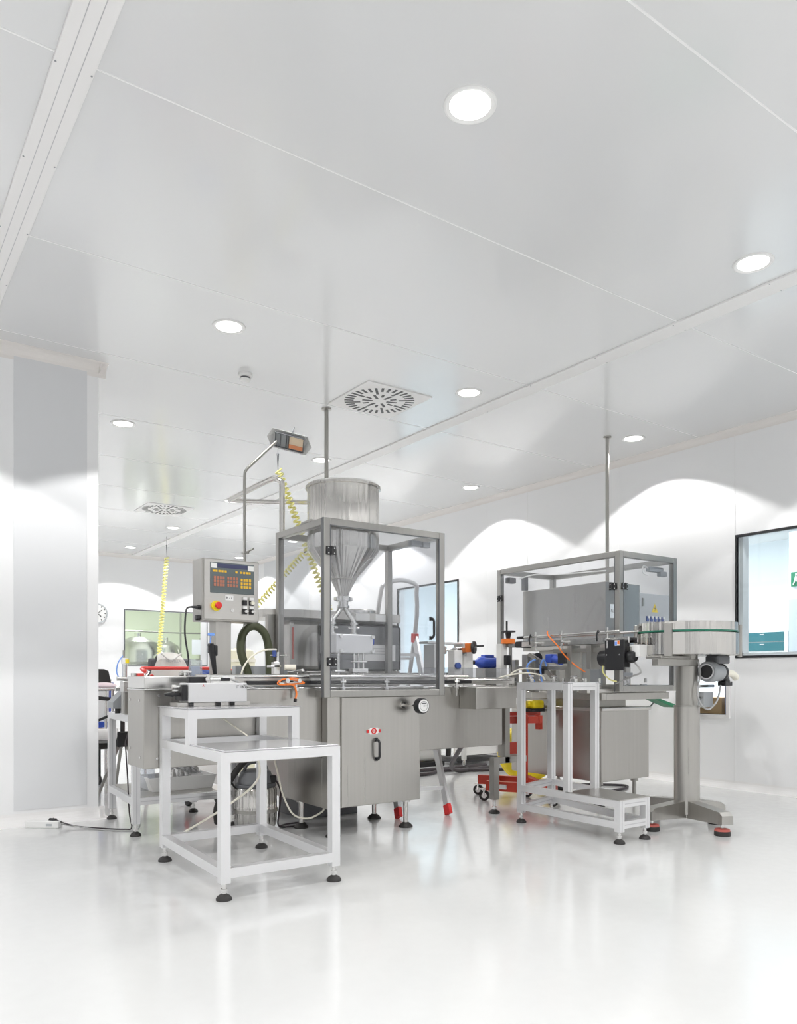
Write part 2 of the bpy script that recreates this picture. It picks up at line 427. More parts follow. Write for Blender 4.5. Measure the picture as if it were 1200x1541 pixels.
f.bar((8.583, y0s+.012, z0+.064), (8.583, y0s-.024, z0+.042), .004, .014, up=(0,1,0)); f.bar((8.583, y0s-.024, z0+.042), (8.583, y0s-.016, z0+.010), .004, .012, up=(0,1,0))
f.bar((8.583, y0s+.016, z0+.064), (8.583, y0s+.038, z0+.014), .004, .014, up=(0,1,0)); f.bar((8.583, y0s, z0+.104), (8.583, y0s-.034, z0+.082), .004, .011, up=(0,1,0)); f.bar((8.583, y0s, z0+.104), (8.583, y0s+.034, z0+.104), .004, .011, up=(0,1,0))
f.box(8.581, 8.585, 4.29, 4.37, z0+.012, z0+.142)
f.done('running_figure', WHITE, t)

# ------------------------------------------------------------------ downlights on their grid
def downlight(x, y, vis, label):
    z = H
    t = thing('downlight', (x, y, z), label, 'ceiling light', 'round recessed downlights in the white ceiling')
    p = P(); p.lathe((x, y, z), [(.078, .004), (.080, -.004), (.094, -.009), (.102, -.006), (.104, .001)], 40, caps=False)
    p.done('trim_ring', WHITE, t)
    P().cyl((x, y, z-.0045), (x, y, z+.001), .0795, n=40).done('diffuser', LENS, t)
    l = bpy.data.lights.new('lamp_light', 'SPOT'); l.energy = SPOT_W; l.spot_size = math.radians(120); l.spot_blend = .055
    l.shadow_soft_size = .06; l.color = (1.0, .99, .975)
    # wide-beam reflector: more light towards the rim of the 120 degree cone than straight down
    l.use_nodes = True; nt = l.node_tree; em = nt.nodes['Emission']
    tc = nt.nodes.new('ShaderNodeTexCoord'); sp = nt.nodes.new('ShaderNodeSeparateXYZ'); ab = nt.nodes.new('ShaderNodeMath'); ml = nt.nodes.new('ShaderNodeMath')
    ab.operation = 'ABSOLUTE'; ml.operation = 'MULTIPLY_ADD'; ml.inputs[1].default_value = -BEAM_RIM; ml.inputs[2].default_value = BEAM_RIM + BEAM_MID
    nt.links.new(tc.outputs['Normal'], sp.inputs[0]); nt.links.new(sp.outputs['Z'], ab.inputs[0]); nt.links.new(ab.outputs[0], ml.inputs[0]); nt.links.new(ml.outputs[0], em.inputs['Strength'])
    o = bpy.data.objects.new('lamp_light', l); C.objects.link(o); o.location = (0, 0, -.03); o.parent = t
    return t
GX = (1.955, 3.93, 5.92); GY = (2.28, 4.6, 6.9, 9.15, 11.3, 13.43)
labs = {
 (0,0): 'bright downlight alone in the upper middle of the ceiling, nearest to the camera',
 (1,0): 'oval-looking downlight at the right edge, just above the long ceiling strip',
 (2,0): None,
 (0,1): 'downlight left of the middle, above the smoke detector',
 (1,1): 'downlight just right of the large round air diffuser',
 (2,1): 'downlight beside the ceiling pipe over the right-hand machine',
 (0,2): 'downlight next to the projecting wall on the left',
 (1,2): 'downlight half behind the vertical pipe above the hopper',
 (2,2): 'far downlight near the right wall above its left light scallop',
 (1,3): 'downlight behind the steel pipe arch, right of the small air diffuser',
 (1,4): 'downlight just below the small round air diffuser',
 (1,5): 'farthest downlight at the left end of the long ceiling strip',
 (2,5): 'farthest downlight just above the control cabinet',
}
for i, x in enumerate(GX):
    for j, y in enumerate(GY):
        if i == 0 and j > 2: y = y
        lab = labs.get((i, j)) or 'recessed downlight that equipment, a wall or the picture edge hides'
        downlight(x, y, True, lab)
for x in (.0, 1.955, 3.93, 5.92):
    for y in (-.05, -2.35, -4.6): downlight(x, y, False, 'recessed downlight that equipment, a wall or the picture edge hides')
for y in (2.28, 4.6): downlight(-.0, y, False, 'recessed downlight that equipment, a wall or the picture edge hides')
for y in (-2.35, -.05, 2.28, 4.6): downlight(-2.0, y, False, 'recessed downlight that equipment, a wall or the picture edge hides')

# air diffusers
def diffuser(x, y, s, label):
    t = thing('air_diffuser', (x, y, H), label, 'air vent')
    P().box(x-s, x+s, y-s, y+s, H-.010, H+.001, .003).done('plate', TRIM, t)
    p = P(); R = s*.93
    def slot(r0, r1, an, wd):
        mtx = Matrix.Translation((x, y, H-.011)) @ Matrix.Rotation(an, 4, 'Z')
        p.box(r0, r1, -wd, wd, -.0008, .0012, mtx=mtx)
    n = 32
    for k in range(n): slot(R*(.74 if k % 4 else .55), R, 2*PI*(k+.5)/n, R*.036)
    for k in range(12): slot(R*(.20 if k % 2 else .32), R*.50, 2*PI*(k+.3)/12, R*.038)
    p.done('slots', BLACK, t)
    P().cyl((x, y, H-.0125), (x, y, H-.009), R*.05, n=14).done('screw_cover', WHITE, t)
diffuser(3.455, 5.135, .30, 'large square ceiling air diffuser with a round ring of black slots above the hopper')
diffuser(3.40, 10.12, .30, 'small distant ceiling air diffuser with round slots, upper left of the control cabinet')

t = thing('smoke_detector', (2.361, 5.261, H), 'white round smoke detector on the ceiling below the left downlight', 'smoke detector')
P().lathe((2.361, 5.261, H), [(.052, 0), (.052, -.018), (.045, -.024)], 28).done('base', WHITE, t)
P().lathe((2.361, 5.261, H), [(.034, -.024), (.034, -.04)], 24).done('grille', DGREY, t)
P().lathe((2.361, 5.261, H), [(.040, -.038), (.036, -.048), (.02, -.056), (.001, -.057)], 24).done('cap', WHITE, t)

# vertical service pipes from the ceiling
tag(P().cyl((3.21, 5.55, 2.0), (3.21, 5.55, H), .017).cyl((3.21, 5.55, H-.012), (3.21, 5.55, H), .04).done('service_pipe', STEELD), 'grey vertical pipe dropping from the ceiling behind the steel hopper', 'pipe')
tag(P().cyl((5.69, 4.71, 1.3), (5.69, 4.71, H), .017).cyl((5.69, 4.71, H-.012), (5.69, 4.71, H), .035).done('service_pipe', STEELD), 'grey vertical pipe dropping from the ceiling behind the right-hand machine guard', 'pipe')

# ================================================================== helpers for machines
def foot(p_, parent, x, y, top, r=.032, mt=None):
    f = P(); f.cyl((x, y, .02), (x, y, top), r*.28, n=10); f.cyl((x, y, .035), (x, y, .05), r*.42, n=6)
    fo = f.done('levelling_foot', STEELB, parent)
    P().lathe((x, y, 0), [(r, 0), (r, .008), (r*.8, .018), (r*.35, .028)], 22).done('foot_pad', RUBBER, fo)
    return fo
GROOVE = [(0,-1,0)]
def profile(p_, a, b, w):
    """aluminium extrusion with a groove on each long face"""
    p_.m(0).bar(a, b, w)
    a, b = Vector(a), Vector(b); t = (b-a).normalized()
    u = Vector((0,0,1)) if abs(t.z) < .9 else Vector((0,1,0)); v = t.cross(u)
    p_.m(1)
    for d in [Vector(g) for g in GROOVE]:
        if abs(d.dot(t)) > .5: continue
        e = d.cross(t).normalized(); d = t.cross(e)*(1 if t.cross(e).dot(d) > 0 else -1)
        o = d*(w/2+.0003)
        A, B = a+o+t*.002, b+o-t*.002
        hw = w*.07
        p_._new([A-e*hw, A+e*hw, B+e*hw, B-e*hw], [(0,1,2,3)])
    p_.m(0)
def prof_obj(name, parent, a, b, w=.04):
    p_ = P(); profile(p_, a, b, w); return p_.done(name, [ALU, ALUD], parent)

# ================================================================== FRONT STEPPED TABLE
t = thing('stepped_table', (1.63, 3.72, 0), 'low aluminium-profile table with a raised rear tier, in the foreground left of centre', 'table')
xa, xb, ya, yb, ym = 1.375, 1.945, 3.29, 4.17, 3.74
GROOVE[:] = []
w_ = .045; h = w_/2
for (x, y, top) in ((xa, ya, .66), (xb, ya, .66), (xa+.03, yb, .835), (xb+.03, yb, .66)):
    prof_obj('leg', t, (x, y, .075), (x, y, top), w_)
    foot(None, t, x, y, .085, .036)
for x in (xa+.03, xb+.03):
    pass
prof_obj('post', t, (xa+.015, ym, .66), (xa+.015, ym, .835), w_)
prof_obj('post', t, (xb+.015, ym, .66), (xb+.015, ym, .835), w_)
prof_obj('post', t, (xb+.03, yb, .66), (xb+.03, yb, .835), w_)
for z in (.12, .638):
    prof_obj('rail', t, (xa+h, ya, z), (xb-h, ya, z), w_)
    prof_obj('rail', t, (xa+h+.03, yb, z), (xb-h+.03, yb, z), w_)
    prof_obj('rail', t, (xa, ya+h, z), (xa+.03, yb-h, z), w_)
    prof_obj('rail', t, (xb, ya+h, z), (xb+.03, yb-h, z), w_)
prof_obj('rail', t, (xa+.015+h, ym, .812), (xb+.015-h, ym, .812), w_)
prof_obj('rail', t, (xa+.03+h, yb, .812), (xb+.03-h, yb, .812), w_)
prof_obj('rail', t, (xa+.015, ym+h, .812), (xa+.03, yb-h, .812), w_)
prof_obj('rail', t, (xb+.015, ym+h, .812), (xb+.03, yb-h, .812), w_)
P().box(xa+.0, xb+.02, ya-.01, ym-h, .661, .668, .002).done('lower_top', SHEET, t)
P().box(xa-.005, xb+.05, ym-h, yb+h, .836, .842, .002).done('upper_top', SHEET, t)

# ================================================================== LEFT BACK TABLE
GROOVE[:] = [(0,-1,0)]
t = thing('side_table', (1.78, 5.27, 0), 'aluminium-profile table with a lower shelf, behind the left end of the steel trough', 'table')
q = [(1.475, 4.93), (1.515, 5.62), (2.085, 5.56), (2.12, 4.90)]
for x, y in q:
    prof_obj('leg', t, (x, y, .075), (x, y, .752), w_); foot(None, t, x, y, .085, .034)
for z in (.73, .215):
    for i in range(4):
        A, B = Vector((*q[i], z)), Vector((*q[(i+1) % 4], z)); d = (B-A).normalized()*h
        prof_obj('rail', t, A+d, B-d, w_)
P().prism([(x, y) for x, y in q], (0,0,.005), (0,0,.753), XP, (0,1,0)).done('table_top', SHEET, t)
P().prism([(x*.97+1.8*.03, y*.97+5.26*.03) for x, y in q], (0,0,.004), (0,0,.238), XP, (0,1,0)).done('shelf', STEELH, t)
# tray and foil bag on the shelf
t = thing('plastic_tray', (1.83, 5.2, .243), 'white open tray on the lower shelf of the left rear table', 'tray')
p = P(); p.prism([(-.20, 0), (.20, 0), (.235, .09), (.22, .09), (.19, .012), (-.19, .012), (-.22, .09), (-.235, .09)], (0, .26, 0), (1.83, 5.07, .243), XP, ZP)
p.prism([(-.2, 0), (.2, 0), (.235, .09), (-.235, .09)], (0, .008, 0), (1.83, 5.065, .243), XP, ZP); p.prism([(-.2, 0), (.2, 0), (.235, .09), (-.235, .09)], (0, .008, 0), (1.83, 5.325, .243), XP, ZP)
p.done('tray_body', WHITE, t)
p = P(); random.seed(3)
vs = []; nx, ny = 12, 10
for i in range(nx+1):
    for j in range(ny+1):
        u_, v_ = i/nx, j/ny
        hgt = .20*math.sin(PI*u_)**.5*math.sin(PI*v_)**.5 + random.uniform(-.022, .022)
        vs.append((1.74+.25*u_+random.uniform(-.008,.008), 5.12+.17*v_, .262+max(0, hgt)))
fs = [(i*(ny+1)+j, (i+1)*(ny+1)+j, (i+1)*(ny+1)+j+1, i*(ny+1)+j+1) for i in range(nx) for j in range(ny)]
p._new(vs, fs)
p.bar((1.80, 5.13, .43), (1.98, 5.13, .31), .008, .05)
tag(p.done('foil_bag', SILVER), 'crumpled silver foil bag lying in the white tray on the low shelf', 'bag')

t = thing('plastic_bag', (1.62, 5.25, .243), 'translucent white plastic bag slumped at the left of the tray on the low shelf', 'bag')
p = P(); vs = []; random.seed(11)
for k, (zr, rr) in enumerate(((0, .09), (.06, .11), (.14, .10), (.2, .085), (.235, .05))):
    for i in range(16):
        rj = rr*(1+random.uniform(-.12, .12)); vs.append((1.62+math.cos(i*PI/8)*rj*.7, 5.25+math.sin(i*PI/8)*rj, .243+zr))
p._new(vs, [(k*16+i, k*16+(i+1) % 16, (k+1)*16+(i+1) % 16, (k+1)*16+i) for k in range(4) for i in range(16)] + [tuple(range(64, 80))], True)
p.done('bag_body', BAGP, t)

# ================================================================== FILLING CONVEYOR TROUGH
TY0, TY1 = 4.2, 4.5
t = thing('filling_conveyor', (2.6, 4.35, 0), 'long brushed steel conveyor trough running from the left end cover through the filling machine', 'conveyor')
CONV = t
P().box(1.30, 3.91, TY0, TY1, .50, .925, .004).done('trough_body', STEEL, t)
P().box(1.30, 3.96, TY0-.012, TY1+.01, .925, .933, .002).done('top_flange', STEELB, t)
P().box(1.30, 1.64, TY0-.005, TY1, .935, 1.0, .004).done('end_cover', STEELB, t)
p = P()
for x, z in ((1.37, .555), (1.44, .555), (1.38, .895), (1.56, .895), (1.86, .56), (2.2, .56)): p.cyl((x, TY0-.006, z), (x, TY0+.001, z), .007, n=10)
for y, z in ((4.27, .87), (4.44, .87), (4.25, .56), (4.44, .6)): p.cyl((1.294, y, z), (1.301, y, z), .007, n=10)
p.done('bolts', STEELB, t)
P().box(1.64, 4.06, TY0+.03, TY0+.05, .945, .992).done('side_plate', STEELH, t)
P().box(1.64, 4.06, TY0+.18, TY0+.20, .945, .992).done('side_plate', STEELH, t)
P().box(1.64, 4.10, TY0+.05, TY0+.18, .965, .985).done('belt', DGREY, t)
P().box(1.90, 3.62, TY0+.005, TY0+.028, .950, .974, .003).done('guide_rail', BLACK, t)
P().cyl((1.60, TY0+.035, 1.0), (2.32, TY0+.035, 1.0), .012, n=12).done('guide_rail', STEELB, t)
P().cyl((2.40, TY0+.0, .998), (3.58, TY0+.0, .998), .011, n=12).done('guide_rail', STEELB, t)
P().cyl((2.40, TY0-.01, .957), (3.5, TY0-.01, .957), .006, n=10).done('guide_rail', BLACK, t)
P().cyl((3.4, TY0+.02, .975), (4.02, TY0+.02, .975), .009, n=12).done('guide_rail', STEELB, t)
P().cyl((2.42, TY0+.21, 1.01), (3.55, TY0+.21, 1.01), .010, n=12).done('guide_rail', STEELP, t)
def bracket(x, parent, y=TY0-.03, z=.935):
    p = P(); p.box(x-.007, x+.007, y-.007, y+.007, z-.07, z+.05, .002); p.cyl((x, y-.006, z-.012), (x, y+.05, z-.012), .011, n=10)
    p.cyl((x-.02, y, z+.03), (x+.02, y, z+.03), .009, n=10); p.box(x-.014, x+.014, y-.012, y+.012, z-.024, z, .002)
    p.cyl((x, y-.016, z-.012), (x, y-.006, z-.012), .008, n=8)
    return p.done('rail_bracket', STEELB, parent)
for x in (1.69, 2.20, 2.53, 2.86, 3.45): bracket(x, t)
# protruding side box at the right end
P().box(3.50, 3.88, 4.02, 4.2, .775, .925, .004).done('side_box', STEEL, t)
p = P(); p.box(3.30, 4.05, 4.26, 4.264, .985, 1.062); p.box(3.30, 4.05, 4.264, 4.38, 1.058, 1.062); p.box(3.30, 4.05, 4.376, 4.38, .985, 1.062)
p.done('clear_cover', CLEAR, t)
# welded end frame and its leg
p = P()
for a_, b_ in (((3.975, 4.235, .365), (3.975, 4.235, .93)), ((4.15, 4.46, .385), (4.15, 4.46, .93))): p.bar(a_, b_, .045)
p.box(3.91, 4.17, 4.22, 4.48, .90, .93)
p.bar((3.838, 4.235, .385), (4.17, 4.235, .385), .045); p.bar((4.15, 4.235, .385), (4.15, 4.46, .385), .04)
p.bar((3.863, 4.235, .10), (3.863, 4.235, .385), .05)
p.done('end_frame', STEELD, t)
foot(None, t, 3.863, 4.235, .13, .042)

# ------------------------------------------------------------------ filling machine: cabinet, guard, hopper
t = thing('filling_machine', (2.78, 4.4, 0), 'large stainless filling machine with clear guard and conical hopper in the centre', 'machine')
FILL = t
cab = P().box(2.395, 3.10, 4.13, 4.197, .185, .90, .003).box(2.396, 3.099, 4.197, 4.64, .186, .497, .003).box(2.396, 3.099, 4.515, 4.64, .497, .90, .003).done('cabinet', STEEL, t)
door = P().box(2.49, 3.095, 4.118, 4.129, .19, .87, .003).done('cabinet_door', STEEL, t)
def handle(x, y, z0, z1, parent, m=BLACK):
    p = P(); p.tube([(x, y, z0), (x, y-.028, z0+.004), (x, y-.04, z0+.02), (x, y-.04, z1-.02), (x, y-.028, z1-.004), (x, y, z1)], .0085, 8)
    p.box(x-.011, x+.011, y-.008, y, z0-.012, z0+.014, .002); p.box(x-.011, x+.011, y-.008, y, z1-.014, z1+.012, .002)
    return p.done('handle', m, parent)
handle(2.745, 4.118, .475, .60, door)
logo = P().box(2.685, 2.735+.03, 4.1155, 4.118, .640, .668).prism([(-.028,-.02),(.028,-.02),(.034,0),(.028,.022),(-.028,.022),(-.034,0)], (0,-.004,0), (2.725, 4.118, .653), XP, ZP).done('logo_plate', WHITE, door)
P().box(2.672, 2.690, 4.1140, 4.117, .643, .664).box(2.762, 2.778, 4.1140, 4.117, .643, .664).done('logo_wings', RED, door)
P().annulus((2.725, 4.1145, .654), .012, .020, (0,-1,0), .002, 20).done('logo_ring', RED, door)
text('KOLLX', .016, (2.725, 4.1118, .654), YM, XP, RED, 'logo_letters', door, .0004)
for x, y in ((3.03, 4.19), (2.47, 4.19), (3.03, 4.57), (2.45, 4.57)):
    p = P(); p.cyl((x, y, .03), (x, y, .185), .016, n=14); p.cyl((x, y, .17), (x, y, .186), .03, n=14)
    fo = p.done('support_foot', STEELP, t)
    P().lathe((x, y, 0), [(.047, 0), (.047, .008), (.035, .022), (.018, .034)], 24).done('foot_pad', RUBBER, fo)
# gauge
g = P().lathe((3.025, 3.985, .81), [(.050, -.045), (.050, -.006), (.046, .0)], 32, ax=(0,-1,0)).done('pressure_gauge', BLACK, t)
P().disc((3.025, 3.9835, .81), .042, (0,-1,0), 32).done('dial', WHITE, g)
P().annulus((3.025, 3.983, .81), .029, .031, (0,-1,0), .0004, 28).box(3.024, 3.052, 3.9815, 3.982, .809, .812).disc((3.025, 3.981, .81), .005, (0,-1,0), 10).box(3.008, 3.042, 3.9815, 3.982, .824, .830).done('scale_marks', DGREY, g)
P().cyl((2.955, 4.03, .815), (3.0, 4.03, .815), .008, n=10).cyl((2.955, 4.03, .815), (2.955, 4.13, .815), .009, n=10).cyl((2.955, 4.11, .815), (2.955, 4.13, .815), .022, n=14).done('gauge_pipe', STEELP, g)
# guard frame
gx0, gx1, gy0, gy1, gz0, gz1 = 2.35, 3.28, 4.09, 4.745, .872, 1.965
gd = .042
gf = P()
def frame_box(p_, x0, x1, y0, y1, z0, z1, w):
    h_ = w/2
    for x in (x0+h_, x1-h_):
        for y in (y0+h_, y1-h_): p_.box(x-h_, x+h_, y-h_, y+h_, z0, z1, .003)
    for z in (z1-w, z0):
        for y in (y0+h_, y1-h_): p_.box(x0+w, x1-w, y-h_, y+h_, z, z+w, .003)
        for x in (x0+h_, x1-h_): p_.box(x-h_, x+h_, y0+w, y1-w, z, z+w, .003)
frame_box(gf, gx0, gx1, gy0, gy1, gz0, gz1, gd)
gf.box(gx0-.004, gx0+.045, 4.25, 4.38, gz1-.001, gz1+.012)
GF = gf.done('guard_frame', STEELF, t)
def pane(x0, x1, y0, y1, z0, z1): return P().box(x0, x1, y0, y1, z0, z1).done('clear_pane', CLEAR, GF)
pane(gx0+gd, gx1-gd, gy0+.008, gy0+.013, gz0+gd, gz1-gd); pane(gx0+.008, gx0+.013, gy0+gd, gy1-gd, gz0+gd, gz1-gd)
pane(gx1-.013, gx1-.008, gy0+gd, gy1-gd, gz0+gd, gz1-gd)
P().box(gx0-.003, gx0, gy0+.004, gy0+.03, gz0, gz1).box(gx1, gx1+.004, gy0+.004, gy0+.03, gz0, gz1).done('edge_seal', DGREY, GF)
P().box(gx0+gd-.002, gx0+gd+.004, gy0-.001, gy0+.006, gz0+gd, gz1-gd).box(gx1-gd-.006, gx1-gd+.002, gy0-.001, gy0+.006, gz0+gd, gz1-gd).box(gx0+gd, gx1-gd, gy0-.001, gy0+.004, gz1-gd-.004, gz1-gd).done('pane_gasket', DGREY, GF)
def hinge(x, y, z, par, ax='x', w=.033, hh=.026):
    p = P()
    if ax == 'x':
        p.box(x-w, x-.002, y-.008, y, z-hh, z+hh, .002); p.box(x+.002, x+w, y-.008, y, z-hh, z+hh, .002); p.cyl((x, y-.009, z-hh), (x, y-.009, z+hh), .006, n=8)
        sc = [(x+sx*w*.62, y-.0085, z+sz*hh*.6) for sx in (-1,1) for sz in (-1,1)]; d = (0,-.002,0)
    else:
        p.box(x-.008, x, y-w, y-.002, z-hh, z+hh, .002); p.box(x-.008, x, y+.002, y+w, z-hh, z+hh, .002); p.cyl((x-.009, y, z-hh), (x-.009, y, z+hh), .006, n=8)
        sc = [(x-.0085, y+sx*w*.62, z+sz*hh*.6) for sx in (-1,1) for sz in (-1,1)]; d = (-.002,0,0)
    ho = p.done('hinge', BLACK, par)
    s_ = P()
    for c_ in sc: s_.cyl(c_, Vector(c_)+Vector(d), .0045, n=8)
    s_.done('screws', STEELB, ho)
hinge(gx0+gd+.004, gy0-.001, 1.765, GF); hinge(gx0+gd+.012, gy0-.001, 1.09, GF)
handle(3.165, gy0+.006, 1.255, 1.385, GF)
P().box(3.05, 3.14, gy0+.06, gy0+.10, 1.87, 1.905, .004).box(3.14, 3.20, gy0+.05, gy0+.09, 1.865, 1.90, .003).done('door_switch', MGREY, GF)
P().box(3.12, 3.16, gy0+.02, gy0+.04, .918, .935, .003).done('magnet_catch', STEELB, GF)
# hopper
hx, hy, R = 2.69, 4.43, .238
p = P(); p.lathe((hx, hy, 0), [(.036, 1.53), (.038, 1.55), (.085, 1.64), (R-.003, 1.827), (R, 1.835), (R, 2.235), (R+.012, 2.238), (R+.012, 2.252), (R-.01, 2.252)], 56)
hop = p.done('hopper', STEELR, t)
P().lathe((hx, hy, 0), [(R+.006, 2.252), (R+.004, 2.262), (R*.5, 2.272), (.001, 2.276)], 48).done('hopper_lid', STEELB, hop)
P().annulus((hx, hy, 1.638), .084, .088, ZP, .004, 40).done('weld_seam', STEELD, hop)
def cone_pt(an, z):
    r_ = .085+(z-1.64)*.805+.002; an = math.radians(an); return (hx+math.cos(an)*r_, hy+math.sin(an)*r_, z)
P().tube([cone_pt(*q) for q in ((-58, 1.665), (-70, 1.69), (-62, 1.75), (-50, 1.78), (-38, 1.77), (-40, 1.72), (-48, 1.675), (-58, 1.665))], .003, 8, 5).done('weld_outline', STEELB, hop)
v = P(); v.cyl((hx, hy, 1.455), (hx, hy, 1.54), .034, n=28); v.cyl((hx, hy, 1.500), (hx, hy, 1.528), .050, n=28); v.cyl((hx, hy, 1.455), (hx, hy, 1.470), .042, n=28)
v.box(hx-.062, hx-.045, hy-.02, hy+.02, 1.502, 1.526, .003); v.box(hx+.045, hx+.062, hy-.02, hy+.02, 1.502, 1.526, .003); v.done('outlet_clamp', STEELB, hop)
y_ = P()
for sx in (-1, 1):
    y_.tube([(hx+sx*.012, hy, 1.46), (hx+sx*.05, hy, 1.41), (hx+sx*.082, hy, 1.365), (hx+sx*.085, hy, 1.265)], .017, 14, 3)
    for z in (1.345, 1.278): y_.cyl((hx+sx*.085, hy, z), (hx+sx*.085, hy, z+.015), .028, n=20)
    for z in (1.325,): y_.cyl((hx+sx*.085-.04, hy, z), (hx+sx*.085+.04, hy, z), .008, n=10)
y_.done('split_pipe', STEELB, hop)
P().box(hx-.13, hx+.155, hy-.13, hy+.08, 1.150, 1.276, .008).done('dosing_block', ALU, t)
p = P(); p.cyl((hx-.10, hy-.132, 1.26), (hx-.10, hy-.15, 1.26), .012, n=10); p.cyl((hx+.14, hy-.132, 1.26), (hx+.14, hy-.155, 1.26), .012, n=10); p.cyl((hx-.10, hy-.132, 1.165), (hx-.10, hy-.15, 1.165), .012, n=10); p.cyl((hx+.14, hy-.132, 1.165), (hx+.14, hy-.155, 1.165), .012, n=10)
p.done('clamp_knobs', STEELB, t)
P().cyl((hx+.155, hy-.02, 1.235), (hx+.215, hy-.02, 1.235), .030, n=18).box(hx+.15, hx+.20, hy-.05, hy+.01, 1.245, 1.278, .004).done('dosing_motor', BLUE, t)
n_ = P()
for x in (2.700, 2.735, 2.772): n_.cyl((x, 4.31, .935), (x, 4.31, 1.155), .0075, n=12)
n_.box(2.675, 2.797, 4.285, 4.335, 1.022, 1.052, .003); n_.box(2.685, 2.79, 4.29, 4.33, 1.092, 1.102, .002)
n_.box(2.545, 2.62, 4.285, 4.335, 1.025, 1.042, .003); n_.cyl((2.582, 4.31, .995), (2.582, 4.31, 1.155), .010, n=12); n_.box(2.555, 2.605, 4.29, 4.33, .99, 1.005, .002)
n_.done('filling_nozzles', STEELB, t)
# sub-cabinet behind (seen past the cabinet side)
# pipe arch on top of the guard
p = P(); p.tube([(2.375, 4.70, 1.96), (2.375, 4.70, 2.27), (2.37, 4.705, 2.305), (2.355, 4.74, 2.325), (2.33, 4.80, 2.33), (2.28, 5.35, 2.29)], .019, 14, 3)
p.tube([(2.29, 5.33, 2.29), (2.37, 5.23, 2.27), (2.66, 4.62, 2.185)], .016, 14, 3)
tag(p.done('pipe_arch', STEELP), 'bent stainless pipe arch rising from the guard left of the hopper', 'pipe')

# ------------------------------------------------------------------ hooded machine behind
t = thing('hooded_machine', (2.95, 4.95, 0), 'rounded stainless machine with smoked window standing behind the clear guard', 'machine')
P().box(2.46, 3.12, 4.76, 5.25, .16, .95, .01).done('base_cabinet', STEEL, t)
P().box(2.60, 3.05, 4.82, 5.20, .0, .16, .004).done('plinth', DGREY, t)  # dark base box; its dark grey also puts in shade under the cabinet
P().box(2.05, 3.42, 4.80, 5.15, .93, 1.04, .01).done('lower_housing', STEELD, t)
P().box(2.06, 2.44, 4.74, 4.80, .93, 1.07, .004).done('side_shield', PAINTG, t)
P().box(2.48, 3.43, 4.80, 5.15, 1.04, 1.395, .035).done('hood', STEEL, t)
wn = P().box(2.71, 3.405, 4.786, 4.802, 1.05, 1.375, .012).done('window_panel', SMOKE, t)
P().tube([(2.72, 4.785, 1.05), (2.72, 4.785, 1.36), (2.73, 4.785, 1.375), (3.385, 4.785, 1.375), (3.405, 4.785, 1.36), (3.405, 4.785, 1.05)], .007, 8).done('window_gasket', BLACK, wn)
P().box(3.00, 3.36, 4.780, 4.786, 1.115, 1.235).done('paper_notice', WHITE, wn)
p = P()
for k in range(3): p.box(3.02+.01*k, 3.34-.02*k, 4.779, 4.780, 1.165+.02*k, 1.169+.02*k)
p.done('notice_lines', PAINTG, wn)
P().prism([(2.30, 4.84), (2.56, 4.74), (3.38, 4.74), (3.415, 4.80), (3.415, 5.18), (2.30, 5.18)], (0,0,.055), (0,0,1.405), XP, (0,1,0)).done('lid_plate', STEELH, t)
p = P()
for x in (2.98, 3.15): p.box(x, x+.12, 4.73, 4.80, 1.40, 1.455, .006)
p.done('lid_clamps', WHITE, t)
P().lathe((3.15, 5.0, 1.46), [(.16, 0), (.16, .03), (.15, .04), (.001, .045)], 36).done('lid_dome', STEELB, t)
P().box(2.30, 2.36, 4.76, 4.80, .94, 1.42, .003).done('side_post', STEELD, t)
P().box(2.50, 2.515, 4.795, 4.80, 1.12, 1.34).done('hood_trim', REDM, t)
w1 = P().prism([(-.018, 0), (.018, 0), (0, .032+.012)], (0,-.002,0), (2.47, 4.797, .985), XP, ZP).done('warning_triangle', WARN, t)
# loop hose beside
tag(P().tube([(2.10, 4.62, .945), (2.09, 4.62, 1.03), (2.045, 4.62, 1.16), (2.055, 4.62, 1.26), (2.10, 4.62, 1.315), (2.16, 4.62, 1.32), (2.215, 4.62, 1.27), (2.24, 4.62, 1.17), (2.245, 4.62, 1.03), (2.245, 4.62, .94)], .026, 16, 5).done('flexible_hose', OLIVE),
    'thick olive-green flexible hose bent in an upright loop behind the conveyor rail', 'hose')
for x in (2.10, 2.245): pass

# ------------------------------------------------------------------ control console
t = thing('control_console', (1.88, 4.55, .93), 'stainless control cabinet with keypad and emergency stop on a square post', 'control panel')
P().box(1.825, 1.93, 4.505, 4.60, .93, 1.36, .004).done('post', STEEL, t)
bx = P().box(1.725, 2.095, 4.46, 4.62, 1.335, 1.712, .006).done('enclosure', STEEL, t)
P().box(1.735, 2.088, 4.45, 4.461, 1.345, 1.705, .003).done('front_door', STEELH, bx)
kp = P().box(1.772, 2.055, 4.444, 4.451, 1.503, 1.688, .002).done('keypad_panel', KPAD, t)
P().box(1.815, 2.01, 4.4425, 4.445, 1.655, 1.680).done('display', LCD, kp)
P().box(1.775, 1.812, 4.4425, 4.445, 1.652, 1.682).box(2.013, 2.052, 4.4425, 4.445, 1.648, 1.680).done('display_labels', WHITE, kp)
p = P()
for x in (1.792, 1.808, 1.828, 1.847, 1.868, 1.938, 1.968, 1.988, 2.007, 2.024): p.box(x-.007, x+.007, 4.4415, 4.445, 1.628, 1.641, .001)
for i in range(4):
    for j in range(3): p.box(1.965+i*.0185, 1.9785+i*.0185, 4.4415, 4.445, 1.538+j*.0215, 1.555+j*.0215, .001)
p.done('yellow_keys', KEYY, kp)
p = P()
for x0 in (1.792, 1.878):
    for i in range(4):
        for j in range(3): p.box(x0+i*.0185, x0+.0135+i*.0185, 4.4415, 4.445, 1.543+j*.0215, 1.560+j*.0215, .001)
p.done('red_keys', KEYR, kp)
